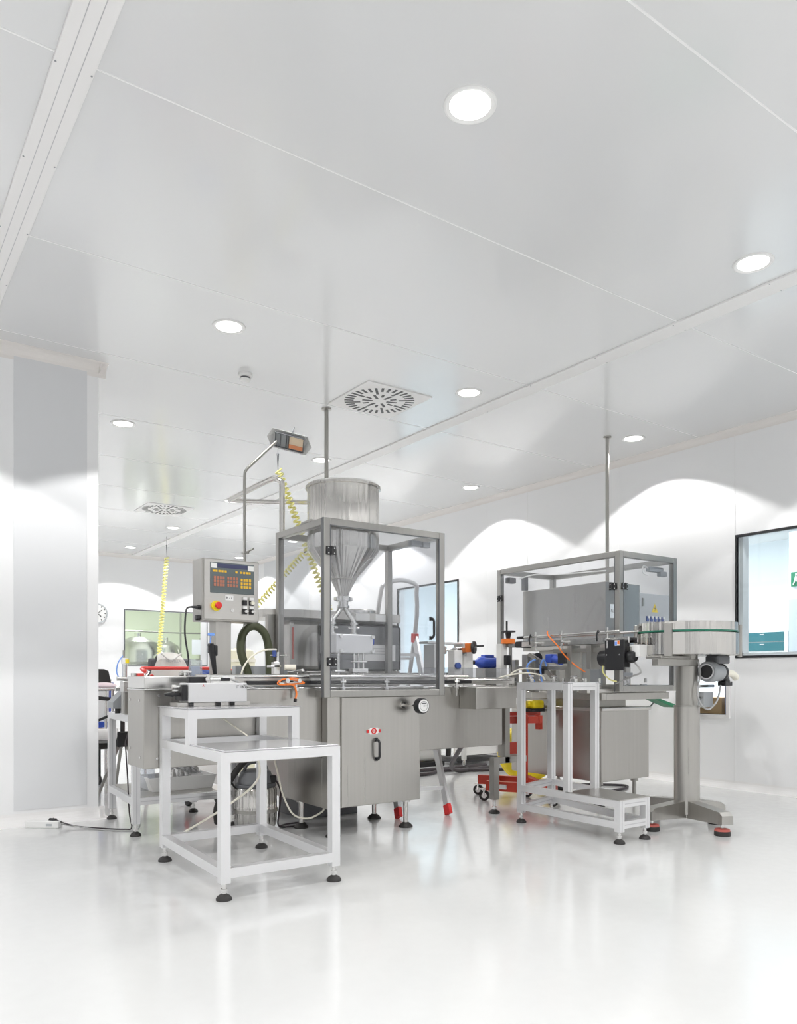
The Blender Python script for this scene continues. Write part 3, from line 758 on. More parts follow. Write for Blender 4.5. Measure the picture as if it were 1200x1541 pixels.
es = P().cyl((1.808, 4.449, 1.425), (1.808, 4.437, 1.425), .031, n=28).done('emergency_stop_plate', YELLOW, t)
P().cyl((1.808, 4.437, 1.425), (1.808, 4.415, 1.425), .012, n=16).done('emergency_stop_stem', BLACK, es)
P().lathe((1.808, 4.415, 1.425), [(.016, 0), (.021, .004), (.021, .012), (.017, .017), (.001, .018)], 24, ax=(0,-1,0)).done('emergency_stop_button', RED, es)
lb = P().box(1.868, 1.920, 4.4475, 4.45, 1.462, 1.492).done('name_label', WHITE, t)
text('K - 7', .019, (1.894, 4.4470, 1.477), YM, XP, INK, 'label_letters', lb, .0004, True)
P().cyl((1.912, 4.449, 1.402), (1.912, 4.442, 1.402), .011, n=16).box(1.910, 1.914, 4.438, 4.443, 1.396, 1.408).done('key_lock', STEELB, t)
for i, (x, z) in enumerate(((1.993, 1.452), (2.037, 1.452), (1.993, 1.398), (2.037, 1.398))):
    sw = P().box(x-.014, x+.014, 4.438, 4.45, z-.016, z+.016, .002).done('switch_block', BLACK, t)
    P().box(x-.013, x+.013, 4.437, 4.45, z+.017, z+.033).done('switch_label', WHITE, sw)
    if i == 1: P().cyl((x+.002, 4.438, z), (x+.002, 4.424, z), .012, n=18).done('push_button', CREAM, sw)
    if i > 1:
        P().cyl((x, 4.438, z), (x, 4.420, z), .009, n=16).box(x-.012, x+.012, 4.41, 4.42, z-.003, z+.003).done('turn_knob', STEELB, sw)
P().cyl((1.725, 4.50, 1.415), (1.67, 4.50, 1.415), .011, .006, n=12).cyl((1.727, 4.50, 1.415), (1.71, 4.50, 1.415), .014, n=12).done('cable_plug', BLACK, t)
P().cyl((1.73, 4.50, 1.352), (1.70, 4.50, 1.352), .016, n=14).done('door_knob', BLACK, t)
P().tube([(1.672, 4.50, 1.415), (1.648, 4.50, 1.405), (1.635, 4.49, 1.36), (1.628, 4.48, 1.25), (1.640, 4.46, 1.12), (1.648, 4.44, 1.0)], .0055, 8, 5).done('cable', BLACK, t)

# feeder unit on the stepped table
P().box(1.795, 1.83, 4.47, 4.53, 1.125, 1.19, .006).box(1.775, 1.80, 4.46, 4.50, 1.14, 1.20, .004).done('handset_clamp', BLACK, t)
P().cyl((1.787, 4.47, 1.19), (1.812, 4.47, 1.0), .022, .011, n=16).done('handset', BLACK, t)
P().box(1.765, 1.805, 4.46, 4.475, 1.245, 1.262, .003).cyl((1.78, 4.47, 1.20), (1.785, 4.47, 1.25), .004, n=8).done('blue_tag', BLUEL, t)
t = thing('labelling_unit', (1.63, 3.97, .842), 'grey metal pneumatic unit standing on the raised tier of the stepped table', 'machine')
P().box(1.455, 1.785, 3.95, 4.09, .862, .965, .004).done('housing', ALU, t)
P().box(1.40, 1.81, 3.96, 4.08, .842, .862, .002).done('base_plate', STEELH, t)
P().box(1.645, 1.775, 4.09, 4.12, .93, 1.0, .003).done('rear_block', WHITE, t)
P().box(1.49, 1.60, 4.04, 4.085, .965, .998, .004).done('black_slide', BLACK, t)
P().cyl((1.39, 4.0, .905), (1.345, 4.0, .905), .014, .007, n=14).cyl((1.46, 4.0, .905), (1.39, 4.0, .905), .010, n=12).done('adjuster_knob', BLACK, t)
P().cyl((1.40, 3.99, .945), (1.47, 3.99, .945), .008, n=10).cyl((1.38, 3.99, .945), (1.40, 3.99, .945), .012, n=10).cyl((1.385, 4.0, .925), (1.47, 4.0, .925), .006, n=10).done('guide_rod', STEELB, t)
P().box(1.425, 1.455, 3.96, 4.07, .872, .955, .003).done('end_plate', BLACK, t)
P().cyl((1.585, 4.0, .965), (1.585, 4.0, 1.01), .012, n=14).cyl((1.585, 4.0, .985), (1.66, 3.99, .985), .01, n=12).sphere((1.575, 3.99, .985), .013).done('valve', STEELB, t)
P().box(1.645, 1.70, 3.98, 4.01, .974, .992, .003).done('black_coupling', BLACK, t)
P().tube([(1.70, 3.985, .985), (1.73, 3.975, .975), (1.79, 3.94, .945), (1.83, 3.92, .93)], .006, 8, 4).done('grey_hose', GWIRE, t)
text('IT 1K25', .022, (1.755, 3.949, .942), YM, XP, INK, 'lettering', t, .0004)
text('A', .018, (1.535, 3.949, .950), YM, XP, RED, 'red_mark', t, .0004)
for x in (1.62, 1.70, 1.47): P().box(x-.012, x+.012, 3.945, 3.965, .843, .862, .002).done('rubber_block', BLACK, t)
tag(P().tube([(1.60, 4.02, .83), (1.61, 3.90, .79), (1.66, 3.80, .73), (1.70, 3.75, .69)], .004, 8, 5).tube([(1.72, 3.74, .655), (1.79, 3.80, .50), (1.79, 3.9, .40), (1.70, 4.0, .30), (1.62, 4.1, .22), (1.50, 4.22, .12)], .006, 8, 5).done('air_hose', CREAM),
    'cream air hose hanging under the stepped table and curling to its left', 'hose')

# sensor clamp unit with white cylinder on the conveyor
t = thing('sensor_clamp', (2.20, 4.33, .99), 'small steel clamp with a white cylinder on the conveyor beside the olive hose', 'clamp')
P().box(2.12, 2.16, 4.30, 4.34, .985, 1.09, .003).box(2.10, 2.17, 4.30, 4.36, 1.055, 1.07, .002).done('bracket', STEELB, t)
P().cyl((2.17, 4.26, 1.055), (2.235, 4.24, 1.055), .018, n=18).done('white_cylinder', CREAM, t)
P().cyl((2.15, 4.31, 1.09), (2.15, 4.31, 1.15), .010, n=14).cyl((2.10, 4.31, 1.13), (2.22, 4.31, 1.13), .004, n=10).done('valve_stem', STEELB, t)
P().cyl((2.125, 4.31, 1.12), (2.125, 4.31, 1.16), .012, n=14).done('blue_valve', BLUEB, t)
P().cyl((2.24, 4.28, 1.035), (2.30, 4.28, 1.035), .009, n=12).sphere((2.305, 4.28, 1.035), .014).cyl((2.27, 4.28, .98), (2.27, 4.28, 1.035), .006, n=10).done('clamp_rod', STEELB, t)
tag(P().tube([(1.885, 4.26, 1.0), (1.91, 4.27, 1.06), (1.97, 4.29, 1.12), (2.06, 4.31, 1.16), (2.14, 4.31, 1.165)], .0055, 8, 6).done('air_hose', CREAM), 'cream air hose arching over the conveyor in front of the console post', 'hose')
P_ = P(); P_.cyl((1.885, 4.26, .985), (1.885, 4.26, 1.005), .012, n=12).box(1.865, 1.91, 4.25, 4.27, .998, 1.006, .002)
tag(P_.done('cable_gland', BLACK), 'small black hose fitting on the steel rail where the arching cream hose ends', 'fitting')
p = P(); random.seed(5)
pts = [(2.07, 4.14, .965), (2.10, 4.13, .985), (2.16, 4.13, .98), (2.22, 4.14, .97), (2.24, 4.14, .96), (2.18, 4.13, .955), (2.10, 4.13, .95), (2.065, 4.14, .955), (2.08, 4.14, .975), (2.15, 4.13, .99), (2.2, 4.135, .985)]
p.tube(pts, .0045, 8, 5); p.tube([(2.12, 4.14, .955), (2.165, 4.13, .945), (2.18, 4.125, .90), (2.17, 4.12, .865)], .006, 8, 5)
t = thing('cord_bundle', (2.15, 4.14, .86), 'coiled orange cord with a dangling plug hung on the front edge of the trough', 'cord')
p.done('cord', ORANGE, t); P().cyl((2.17, 4.12, .868), (2.168, 4.12, .848), .010, n=12).done('plug', BLACK, t)
P().cyl((2.12, 4.17, .975), (2.12, 4.12, .975), .014, n=12).cyl((2.2, 4.17, .975), (2.2, 4.12, .975), .012, n=12).box(2.08, 2.24, 4.15, 4.185, .955, .965, .002).done('holder', STEELB, t)

# clear jug with grey content on the conveyor rail, left
t = thing('plastic_pouch', (1.64, 4.36, 1.0), 'small clear plastic pouch of grey liquid standing on the conveyor end', 'pouch')
P().prism([(-.038, 0), (.038, 0), (.034, .095), (-.030, .10)], (0, .03, 0), (1.64, 4.33, 1.0), XP, ZP).done('pouch_body', BAGP, t)
P().box(1.612, 1.668, 4.337, 4.353, 1.005, 1.06, .006).done('grey_content', mat('grey_liquid', (.35, .42, .55), .4), t)
p = P(); p.cyl((1.55, 4.36, 1.012), (1.60, 4.36, 1.012), .010, n=12).cyl((1.575, 4.33, 1.0), (1.575, 4.33, 1.03), .008, n=10).box(1.56, 1.61, 4.32, 4.35, 1.02, 1.032, .002)
tag(p.done('pipe_fitting', STEELB), 'small bright steel fitting beside the clear pouch on the conveyor end cover', 'fitting')

# ------------------------------------------------------------------ handwheel unit, right of the guard
t = thing('handwheel_unit', (3.8, 4.62, .94), 'pale grey adjusting unit with black handwheel right of the clear guard', 'machine')
P().box(3.55, 3.62, 4.55, 4.68, .93, 1.24, .004).box(3.72, 3.80, 4.52, 4.60, .93, 1.20, .004).box(3.84, 3.93, 4.55, 4.68, .93, 1.26, .004).done('upright_plates', WGP, t)
P().box(3.50, 3.92, 4.56, 4.67, 1.245, 1.262, .003).done('top_plate', ALU, t)
P().cyl((3.56, 4.6, 1.20), (3.86, 4.6, 1.20), .010, n=12).box(3.60, 3.68, 4.56, 4.64, 1.17, 1.23, .004).box(3.76, 3.86, 4.54, 4.60, 1.16, 1.22, .004).done('lead_screw', STEELB, t)
P().box(3.845, 3.87, 4.49, 4.55, 1.185, 1.255, .006).done('orange_indicator', ORANGE, t)
hw = P().lathe((3.872, 4.475, 1.22), [(.02, -.012), (.046, -.010), (.050, 0), (.046, .012), (.02, .014)], 32, ax=(.55,-.83,0)).done('handwheel', BLACK, t)
P().cyl((3.88, 4.46, 1.23), (3.93, 4.425, 1.233), .007, n=10).done('crank_grip', BLACK, hw)
P().cyl((3.876, 4.462, 1.22), (3.884, 4.452, 1.22), .008, n=12).done('hub_cap', STEELB, hw)
P().cyl((3.745, 4.52, 1.08), (3.745, 4.50, 1.08), .025, n=20).done('blue_knob', BLUEB, t)
t = thing('blue_motor', (4.32, 4.83, 1.06), 'blue electric motor lying behind the clear conveyor cover', 'motor')
P().lathe((4.24, 4.83, 1.115), [(.02, -.06), (.022, -.03), (.045, 0), (.050, .02), (.050, .15), (.046, .17), (.04, .18)], 28, ax=(1,0,0)).done('motor_body', BLUE, t)
P().box(4.28, 4.38, 4.80, 4.86, 1.155, 1.18, .006).done('terminal_box', BLUE, t)
P().box(4.25, 4.42, 4.77, 4.89, .92, 1.07, .004).box(3.905, 4.42, 4.49, 4.89, .895, .922, .003).done('bracket', STEELD, t)
P().cyl((4.17, 4.83, 1.115), (4.21, 4.83, 1.115), .018, n=14).done('shaft_coupling', BLACK, t)

# height adjuster with orange collar
t = thing('height_adjuster', (4.31, 4.56, .9), 'vertical adjuster column with black star wheel and orange collar', 'adjuster')
P().box(4.235, 4.295, 4.56, 4.62, .40, 1.26, .003).done('column', WGP, t)
P().cyl((4.33, 4.56, .93), (4.33, 4.56, 1.25), .011, n=12).cyl((4.375, 4.60, .93), (4.375, 4.60, 1.25), .011, n=12).box(4.28, 4.42, 4.53, 4.63, 1.235, 1.26, .003).done('guide_columns', STEELD, t)
P().cyl((4.30, 4.55, 1.262), (4.30, 4.55, 1.30), .055, n=28).done('orange_collar', ORANGE, t)
p = P(); p.cyl((4.30, 4.55, 1.30), (4.30, 4.55, 1.36), .016, .028, n=16); p.annulus((4.30, 4.55, 1.352), .045, .058, ZP, .012, 24); p.bar((4.25, 4.55, 1.358), (4.35, 4.55, 1.358), .012)
p.bar((4.30, 4.50, 1.358), (4.30, 4.60, 1.358), .012); p.cyl((4.265, 4.53, 1.36), (4.265, 4.53, 1.44), .008, n=10); p.done('star_wheel', BLACK, t)
P().box(4.26, 4.31, 4.53, 4.56, 1.09, 1.17, .004).done('black_clamp', BLACK, t)

# ------------------------------------------------------------------ step ladder
t = thing('step_ladder', (3.55, 4.9, 0), 'folding aluminium step ladder with red feet and tall hoop behind the filling machine', 'ladder')
hR, hL = Vector((3.78, 5.1, 1.33)), Vector((3.46, 5.22, 1.33))
fR, fL = Vector((3.53, 4.36, .03)), Vector((3.155, 4.45, .03))
cR, cL = Vector((3.93, 5.62, .03)), Vector((3.53, 5.74, .03))
tR, tL = Vector((3.70, 4.97, 1.66)), Vector((3.43, 5.08, 1.66))
for a_, b_ in ((fR, hR), (fL, hL)):
    P().bar(a_, b_, .024, .05, up=(0,1,0)).done('support_leg', ALU, t)
    d_ = (a_-b_).normalized()
    P().bar(a_+d_*.02, a_-d_*.05, .03, .056, up=(0,1,0)).done('red_foot', RED, t)
p = P()
for k in (.12, .88): 
    A, B = fR.lerp(hR, k), fL.lerp(hL, k); p.bar(A, B, .015, .025)
p.done('cross_brace', ALU, t)
p = P(); p.bar(fR.lerp(hR, .42), fL.lerp(hL, .38), .012, .02); p.done('cross_brace', ALU, t)
hoop = P(); hoop.tube([cR, hR, tR, tR+Vector((-.03,-.03,.065)), (tR+tL)/2+Vector((-.0,-.03,.10)), tL+Vector((.02,-.03,.065)), tL, hL, cL], .018, 12, 4); hoop.done('climbing_rail', ALU, t)
for k in (.2, .42, .64, .86):
    A, B = cR.lerp(hR, k), cL.lerp(hL, k); P().bar(A, B, .08, .02).done('tread', ALU, t)
P().bar(hR+Vector((-.005,-.01,.02)), hR+Vector((0,0,-.05)), .045, .045).done('red_hinge', RED, t)
P().bar(hL+Vector((-.005,-.01,.02)), hL+Vector((0,0,-.05)), .045, .045).done('red_hinge', RED, t)
for c_ in (cR, cL): P().bar(c_+Vector((0,0,.04)), c_-Vector((0,0,.03)), .05).done('red_foot', RED, t)

# ------------------------------------------------------------------ vacuum cleaner
t = thing('wet_vacuum', (2.16, 4.62, 0), 'steel drum vacuum cleaner with grey head under the conveyor trough', 'vacuum cleaner')
vx, vy = 2.165, 4.66
P().lathe((vx, vy, .03), [(.125, 0), (.135, .02), (.137, .10), (.137, .24), (.12, .262)], 40).done('drum', STEELR, t)
P().annulus((vx, vy, .125), .136, .142, ZP, .022, 40).done('drum_band', STEELD, t)
P().lathe((vx, vy, .285), [(.128, 0), (.132, .008), (.128, .022), (.118, .026)], 36).done('rim', DGREY, t)
P().lathe((vx, vy, .31), [(.112, 0), (.108, .04), (.095, .075), (.06, .09), (.001, .095)], 32).done('motor_head', mat('vacuum_grey', (.22, .225, .24), .45), t)
P().tube([(vx-.085, vy, .375), (vx-.06, vy, .43), (vx, vy, .445), (vx+.06, vy, .43), (vx+.085, vy, .375)], .011, 10, 4).done('carry_handle', DGREY, t)
P().box(vx+.05, vx+.11, vy-.09, vy-.03, .31, .36, .01).done('switch_housing', BLACK, t)
for k in range(3):
    a_ = k*2.1+.5; P().cyl((vx+math.cos(a_)*.12, vy+math.sin(a_)*.12, .0), (vx+math.cos(a_)*.12, vy+math.sin(a_)*.12, .035), .022, n=14).done('castor', BLACK, t)
P().tube([(vx+.11, vy-.06, .33), (vx+.15, vy-.06, .25), (vx+.145, vy-.05, .12), (vx+.15, vy-.03, .02), (vx+.22, vy-.05, .008), (vx+.33, vy-.05, .008), (vx+.36, vy+.03, .008), (vx+.25, vy+.04, .008), (vx+.17, vy, .008)], .006, 8, 5).done('power_cord', WIRE, t)
tag(P().tube([(2.08, 4.60, .48), (2.02, 4.66, .38), (1.98, 4.72, .27), (1.94, 4.76, .15), (1.96, 4.80, .05)], .021, 12, 5).tube([(1.97, 4.62, .50), (1.99, 4.68, .38), (1.97, 4.74, .25), (2.0, 4.78, .06)], .008, 8, 5).tube([(1.93, 4.62, .42), (2.02, 4.68, .30), (2.1, 4.72, .22)], .006, 8, 4).done('dark_hose', RUBBER),
    'thick dark suction hose hanging down left of the drum vacuum', 'hose')
tag(P().tube([(2.24, 4.56, .50), (2.245, 4.5, .38), (2.255, 4.45, .25), (2.30, 4.40, .13), (2.38, 4.35, .10), (2.45, 4.3, .14), (2.46, 4.28, .17)], .006, 8, 6).done('air_hose', CREAM),
    'cream hose sagging from the trough to the lower left of the central cabinet', 'hose')

# ================================================================== RIGHT-HAND NARROW FRAME
t = thing('narrow_frame_table', (3.9, 3.45, 0), 'tall narrow aluminium-profile frame with a low front step, in front of the right machine', 'table')
xa, xb, ya, ym, yb, zt, zs = 3.77, 4.01, 3.03, 3.44, 3.86, .955, .257
w_ = .042; h = w_/2
dxx = .22
for (x, y, z0_, top) in ((xa, ya, .07, zs), (xb, ya, .07, zs), (xa, yb, .07, zt), (xb+.18, yb+.12, .07, zt)):
    prof_obj('leg', t, (x, y, z0_), (x, y, top), w_); foot(None, t, x, y, .08, .034)
prof_obj('post', t, (xa, ym, zs), (xa, ym, zt), w_); prof_obj('post', t, (xb+.02, ym, zs), (xb+.02, ym, zt), w_)
for z in (.11, zs-h):
    prof_obj('rail', t, (xa, ya+h, z), (xa, yb-h, z), w_); prof_obj('rail', t, (xb, ya+h, z), (xb+.18, yb+.1, z), w_)
    prof_obj('rail', t, (xa+h, ya, z), (xb-h, ya, z), w_); prof_obj('rail', t, (xa+h, yb, z), (xb+.17, yb+.12, z), w_)
prof_obj('rail', t, (xa, ym+h, zt-h), (xa, yb-h, zt-h), w_*1.15); prof_obj('rail', t, (xb+.02, ym+h, zt-h), (xb+.18, yb+.1, zt-h), w_*1.15)
prof_obj('rail', t, (xa+h, ym, zt-h), (xb+.02-h, ym, zt-h), w_*1.15); prof_obj('rail', t, (xa+h, yb, zt-h), (xb+.17, yb+.12, zt-h), w_*1.15)
P().prism([(xa-h, ya-h), (xb+h, ya-h), (xb+.04, ym), (xa-h, ym)], (0,0,.005), (0,0,zs+.001), XP, (0,1,0)).done('step_plate', STEELH, t)
P().prism([(xa-h, ym-h), (xb+.045, ym-h), (xb+.2, yb+.14), (xa-h, yb+h)], (0,0,.006), (0,0,zt+.002), XP, (0,1,0)).done('top_plate', SHEET, t)
# clamps on the frame top
t = thing('clamp_row', (3.95, 3.62, .963), 'row of small steel clamps and valves on top of the narrow aluminium frame', 'clamp')
for i, (x, y) in enumerate(((3.80, 3.80), (3.86, 3.86), (3.92, 3.70), (4.0, 3.60), (3.90, 3.5))):
    P().box(x-.015, x+.015, y-.015, y+.015, .963, .985, .002).cyl((x, y, .98), (x, y, 1.005), .006, n=8).cyl((x-.022, y, 1.0), (x+.022, y, 1.0), .007, n=8).done('clamp', STEELB, t)

# ================================================================== ROTARY TABLE ON COLUMN
cx_, cy_ = 4.625, 3.155
t = thing('rotary_collecting_table', (cx_, cy_, 0), 'round stainless accumulation table on a single column with star base at the right', 'rotary table')
P().cyl((cx_, cy_, .08), (cx_, cy_, .80), .083, n=40).done('lower_column', STEEL, t)
P().cyl((cx_, cy_, .80), (cx_, cy_, 1.16), .070, n=40).cyl((cx_, cy_, .795), (cx_, cy_, .805), .088, n=40).done('upper_column', STEELD, t)
P().lathe((cx_, cy_, 0), [(.31, 1.14), (.325, 1.145), (.325, 1.285), (.318, 1.29)], 64).done('drum', STEELR, t)
P().cyl((cx_, cy_, 1.291), (cx_, cy_, 1.301), .325, n=64).done('glass_disc', GREENG, t)
P().annulus((cx_, cy_, 1.301), .313, .317, ZP, .055, 64).done('guard_ring', STEELR, t)
for an in (-2.88, -.80, .9, 2.4):
    c_ = Vector((cx_+math.cos(an)*.333, cy_+math.sin(an)*.333, 0)); m_ = Matrix.Translation(c_) @ Matrix.Rotation(an, 4, 'Z')
    P().box(-.006, .012, -.026, .026, 1.13, 1.345, .003, mtx=m_).done('side_strap', STEEL, t)
for (dx, dy) in ((-.135, -.345), (.19, -.09), (-.365, .01), (.02, .285)):
    end = Vector((cx_+dx, cy_+dy, 0)); d_ = Vector((dx, dy, 0)).normalized(); n_ = Vector((-d_.y, d_.x, 0))*.04
    L = Vector((dx, dy, 0)).length + .05
    p = P(); p.prism([(.06, .055), (L, .075), (L, .13), (L-.03, .15), (.06, .17)], n_*2, Vector((cx_, cy_, 0))-n_, d_, ZP)
    arm = p.done('base_arm', STEEL, t)
    P().cyl(end+Vector((0,0,.03)), end+Vector((0,0,.085)), .012, n=12).done('foot_stem', STEELB, arm)
    P().lathe(end, [(.048, 0), (.05, .012), (.048, .03)], 28).done('rubber_pad', RUBBER, arm)
    P().lathe(end+Vector((0,0,.03)), [(.048, 0), (.044, .012), (.02, .018)], 28).done('red_pad_top', mat('foot_red', (.45, .10, .08), .5) if 'foot_red' not in MATS else MATS['foot_red'], arm)
P().box(cx_-.42, cx_+.02, cy_-.08, cy_-.03, 1.07, 1.115, .003).box(cx_-.36, cx_, cy_-.06, cy_+.06, 1.115, 1.135, .003).done('support_beam', STEELD, t)
# gear motor slung under the drum
m1 = Vector((cx_+.10, cy_-.12, 1.03))
ax = Vector((.95, .10, -.03)).normalized()
mo = P().lathe(m1-ax*.07, [(.060, 0), (.068, .008), (.070, .03), (.070, .07), (.060, .075), (.060, .16), (.045, .17)], 32, ax=ax).done('gear_motor', MGREY, t)
P().annulus(m1-ax*.0715, .044, .052, -ax, .003, 28).done('fan_rim', ALU, mo)
P().disc(m1-ax*.0725, .044, -ax, 28).done('fan_grille', BLACK, mo)
P().lathe(m1+ax*.09, [(.05, 0), (.062, .01), (.062, .03), (.05, .04)], 28, ax=ax).done('flange', BLACK, mo)
P().box(m1.x-.0, m1.x+.14, m1.y-.05, m1.y+.05, 1.085, 1.14, .01).done('motor_mount', DGREY, mo)
P().tube([m1+ax*.13, m1+ax*.25, m1+ax*.31+Vector((0,0,-.006)), m1+ax*.35+Vector((0,0,-.03))], .024, 14, 4).done('white_elbow_pipe', CREAM, mo)
P().cyl((m1.x+.16, m1.y, 1.0), (m1.x+.16, m1.y, .955), .022, .034, n=16).box(m1.x+.115, m1.x+.20, m1.y-.03, m1.y+.03, .935, .965, .005).done('black_knob', BLACK, mo)
P().tube([(cx_-.0, cy_-.085, 1.10), (cx_+.01, cy_-.095, 1.02), (cx_-.03, cy_-.10, .90), (cx_-.01, cy_-.11, .82), (cx_+.06, cy_-.12, .78), (cx_+.13, cy_-.13, .82), (cx_+.17, cy_-.13, .88), (cx_+.19, cy_-.13, .94)], .006, 8, 6).done('motor_cable', GWIRE, t)

# ------------------------------------------------------------------ upper cross conveyor with black motor box
t = thing('transfer_conveyor', (4.2, 3.85, 1.2), 'slim raised conveyor with black end roller leading to the round table', 'conveyor')
K = 4.20
P().box(K, K+.012, 3.30, 4.33, 1.225, 1.265, .002).done('side_plate', STEELB, t); P().box(K+.09, K+.102, 3.30, 4.33, 1.225, 1.265, .002).done('side_plate', STEELB, t)
P().box(K+.012, K+.09, 3.35, 4.33, 1.245, 1.262).done('belt', BLACK, t)
P().cyl((K-.005, 4.345, 1.245), (K+.107, 4.345, 1.245), .024, n=24).box(K-.004, K+.106, 4.30, 4.345, 1.221, 1.269).done('end_roller', BLACK, t)
P().cyl((K-.03, 3.35, 1.30), (K-.03, 4.27, 1.295), .009, n=12).done('guide_rail', STEELB, t)
P().cyl((K+.13, 3.32, 1.30), (K+.13, 4.27, 1.295), .009, n=12).done('guide_rail', STEELB, t)
P().cyl((K-.03, 4.24, 1.295), (K-.03, 4.31, 1.295), .011, n=12).done('rail_cap', BLACK, t)
for y in (4.12, 3.86, 3.45):
    P().box(K-.037, K-.025, y-.006, y+.006, 1.19, 1.33, .002).cyl((K-.05, y, 1.25), (K, y, 1.25), .010, n=10).cyl((K-.05, y, 1.30), (K-.0, y, 1.30), .008, n=10).done('rail_bracket', STEELB, t)
for y in (4.16, 3.52): P().tube([(K-.04, y, 1.315), (K-.045, y+.01, 1.28), (K-.035, y+.015, 1.24)], .006, 8, 3).done('black_lever', BLACK, t)
P().box(K+.0, K+.10, 3.80, 3.84, .99, 1.22, .003).box(K, K+.1, 3.62, 3.66, 1.05, 1.22, .003).box(K+.02, K+.06, 3.3, 4.0, 1.17, 1.20, .003).done('support_bracket', STEELD, t)
P().box(K-.035, K-.02, 3.315, 3.47, 1.04, 1.245, .003).done('black_cover_plate', BLACK, t)
P().box(K-.02, K+.05, 3.33, 3.455, 1.06, 1.235, .004).done('drive_housing', BLACK, t)
P().lathe((K+.03, 3.455, 1.125), [(.055, 0), (.058, .01), (.055, .09), (.045, .10)], 28, ax=(0,1,0)).done('drive_motor', BLACK, t)
P().lathe((K+.03, 3.315, 1.13), [(.04, 0), (.042, .02), (.03, .045)], 24, ax=(0,-1,0)).done('drive_end_cap', BLACK, t)
lb = P().box(K-.037, K-.0345, 3.345, 3.385, 1.205, 1.24).done('maker_label', WHITE, t)
P().box(K-.0382, K-.037, 3.345, 3.362, 1.215, 1.238).done('label_red_mark', ORANGE, lb); P().box(K-.0382, K-.037, 3.365, 3.383, 1.207, 1.232).done('label_blue_mark', BLUEL, lb)
for y, z in ((3.45, 1.145), (3.345, 1.145)): P().cyl((K-.04, y, z), (K-.034, y, z), .005, n=10).done('screw', STEELB, t)
P().box(K+.03, K+.25, 3.24, 3.32, 1.13, 1.21, .004).done('white_drive_box', WHITE, t)
P().tube([(K+.01, 3.52, 1.08), (K+.02, 3.53, 1.03), (K+.05, 3.50, .98), (K+.10, 3.48, .965)], .005, 8, 5).done('cable', YHOSE, t)
P().tube([(K+.05, 3.30, 1.10), (K+.06, 3.25, 1.03), (K+.07, 3.33, 1.0), (K+.12, 3.5, .95)], .006, 8, 5).done('cable', GWIRE, t)
tag(P().tube([(K-.05, 3.98, 1.33), (K-.055, 3.97, 1.30), (K-.03, 3.90, 1.22), (K-.01, 3.85, 1.15), (K+.02, 3.78, 1.08), (K+.06, 3.72, 1.03)], .005, 8, 6).done('orange_cable', ORANGE), 'thin orange cable draped over the slim raised conveyor', 'cable')
p = P(); p.box(4.165, 4.2, 3.76, 3.93, 1.332, 1.345, .002).cyl((4.17, 3.70, 1.335), (4.17, 3.80, 1.335), .006, n=8)

# ================================================================== RIGHT-HAND LABELLING MACHINE
t = thing('capping_machine', (5.0, 4.35, 0), 'right-hand stainless machine under a tall clear-panelled guard frame', 'machine')
P().box(4.63, 5.20, 3.89, 4.86, .20, .755, .006).done('base_cabinet', STEEL, t)
P().box(4.625, 5.215, 3.875, 4.87, .735, .762, .006).done('base_lid', STEELH, t)
P().box(4.66, 5.08, 4.02, 4.8, .76, .84, .004).done('spacer_block', STEELD, t)
P().box(4.60, 5.42, 3.86, 5.13, .82, .875, .004).done('table_frame', STEEL, t)
for x, y in ((4.70, 3.97), (5.12, 3.97), (4.70, 4.78), (5.12, 4.78)):
    f = P().cyl((x, y, .03), (x, y, .2), .015, n=14).cyl((x, y, .17), (x, y, .2), .03, n=14).done('support_foot', STEELD, t)
    P().lathe((x, y, 0), [(.045, 0), (.045, .01), (.016, .035)], 22).done('foot_pad', RUBBER, f)
gx0, gx1, gy0, gy1, gz0, gz1 = 4.73, 5.44, 3.80, 5.15, .885, 1.95
gf = P(); frame_box(gf, gx0, gx1, gy0, gy1, gz0, gz1, .045)
GF = gf.done('guard_frame', STEELF, t)
pane(gx0+.045, gx1-.045, gy0+.01, gy0+.015, gz0+.045, gz1-.045); pane(gx0+.01, gx0+.015, gy0+.045, gy1-.045, 1.30, gz1-.045)
P().box(gx0-.001, gx0+.006, gy0+.043, gy0+.050, gz0, gz1-.04).box(gx0+.043, gx0+.050, gy0-.001, gy0+.006, gz0+.04, gz1-.04).box(gx1-.05, gx1-.043, gy0-.001, gy0+.006, gz0+.04, gz1-.04).done('pane_gasket', DGREY, GF)
hinge(gx0+.055, gy0-.001, 1.68, GF); hinge(gx0-.001, gy0+.06, 1.68, GF, 'y'); hinge(gx0-.001, gy1-.04, 1.69, GF, 'y')
P().box(5.17, 5.35, 3.86, 3.90, 1.83, 1.87, .006).box(5.3, 5.38, 3.85, 3.89, 1.80, 1.84, .004).done('door_switch', MGREY, GF)
P().tube([(5.17, 3.88, 1.86), (5.12, 3.88, 1.87), (5.11, 3.88, 1.82), (5.18, 3.88, 1.80)], .006, 8, 4).done('switch_cable', WHITE, GF)
P().box(4.80, 4.88, 5.06, 5.12, 1.83, 1.88, .006).box(5.0, 5.05, 5.08, 5.12, 1.78, 1.90, .003).done('door_switch', DGREY, GF)
P().tube([(4.90, 5.05, 1.87), (5.02, 4.95, 1.91), (5.12, 4.8, 1.90), (5.30, 4.4, 1.905)], .006, 8, 4).done('switch_cable', WHITE, GF)
P().box(4.93, 5.36, 4.10, 5.03, 1.225, 1.758, .004).done('inner_housing', STEEL, t)
P().box(5.0, 5.3, 4.4, 4.9, .875, 1.225, .004).done('inner_pedestal', STEELD, t)
P().cyl((4.93, 4.94, 1.315), (4.915, 4.94, 1.315), .034, n=24).annulus((4.914, 4.94, 1.315), .012, .034, (-1,0,0), .006, 20).done('vent_knob', MGREY, t)
pl = P().box(4.985, 5.065, 4.097, 4.100, 1.47, 1.58).done('maker_plate', PALEB, t)
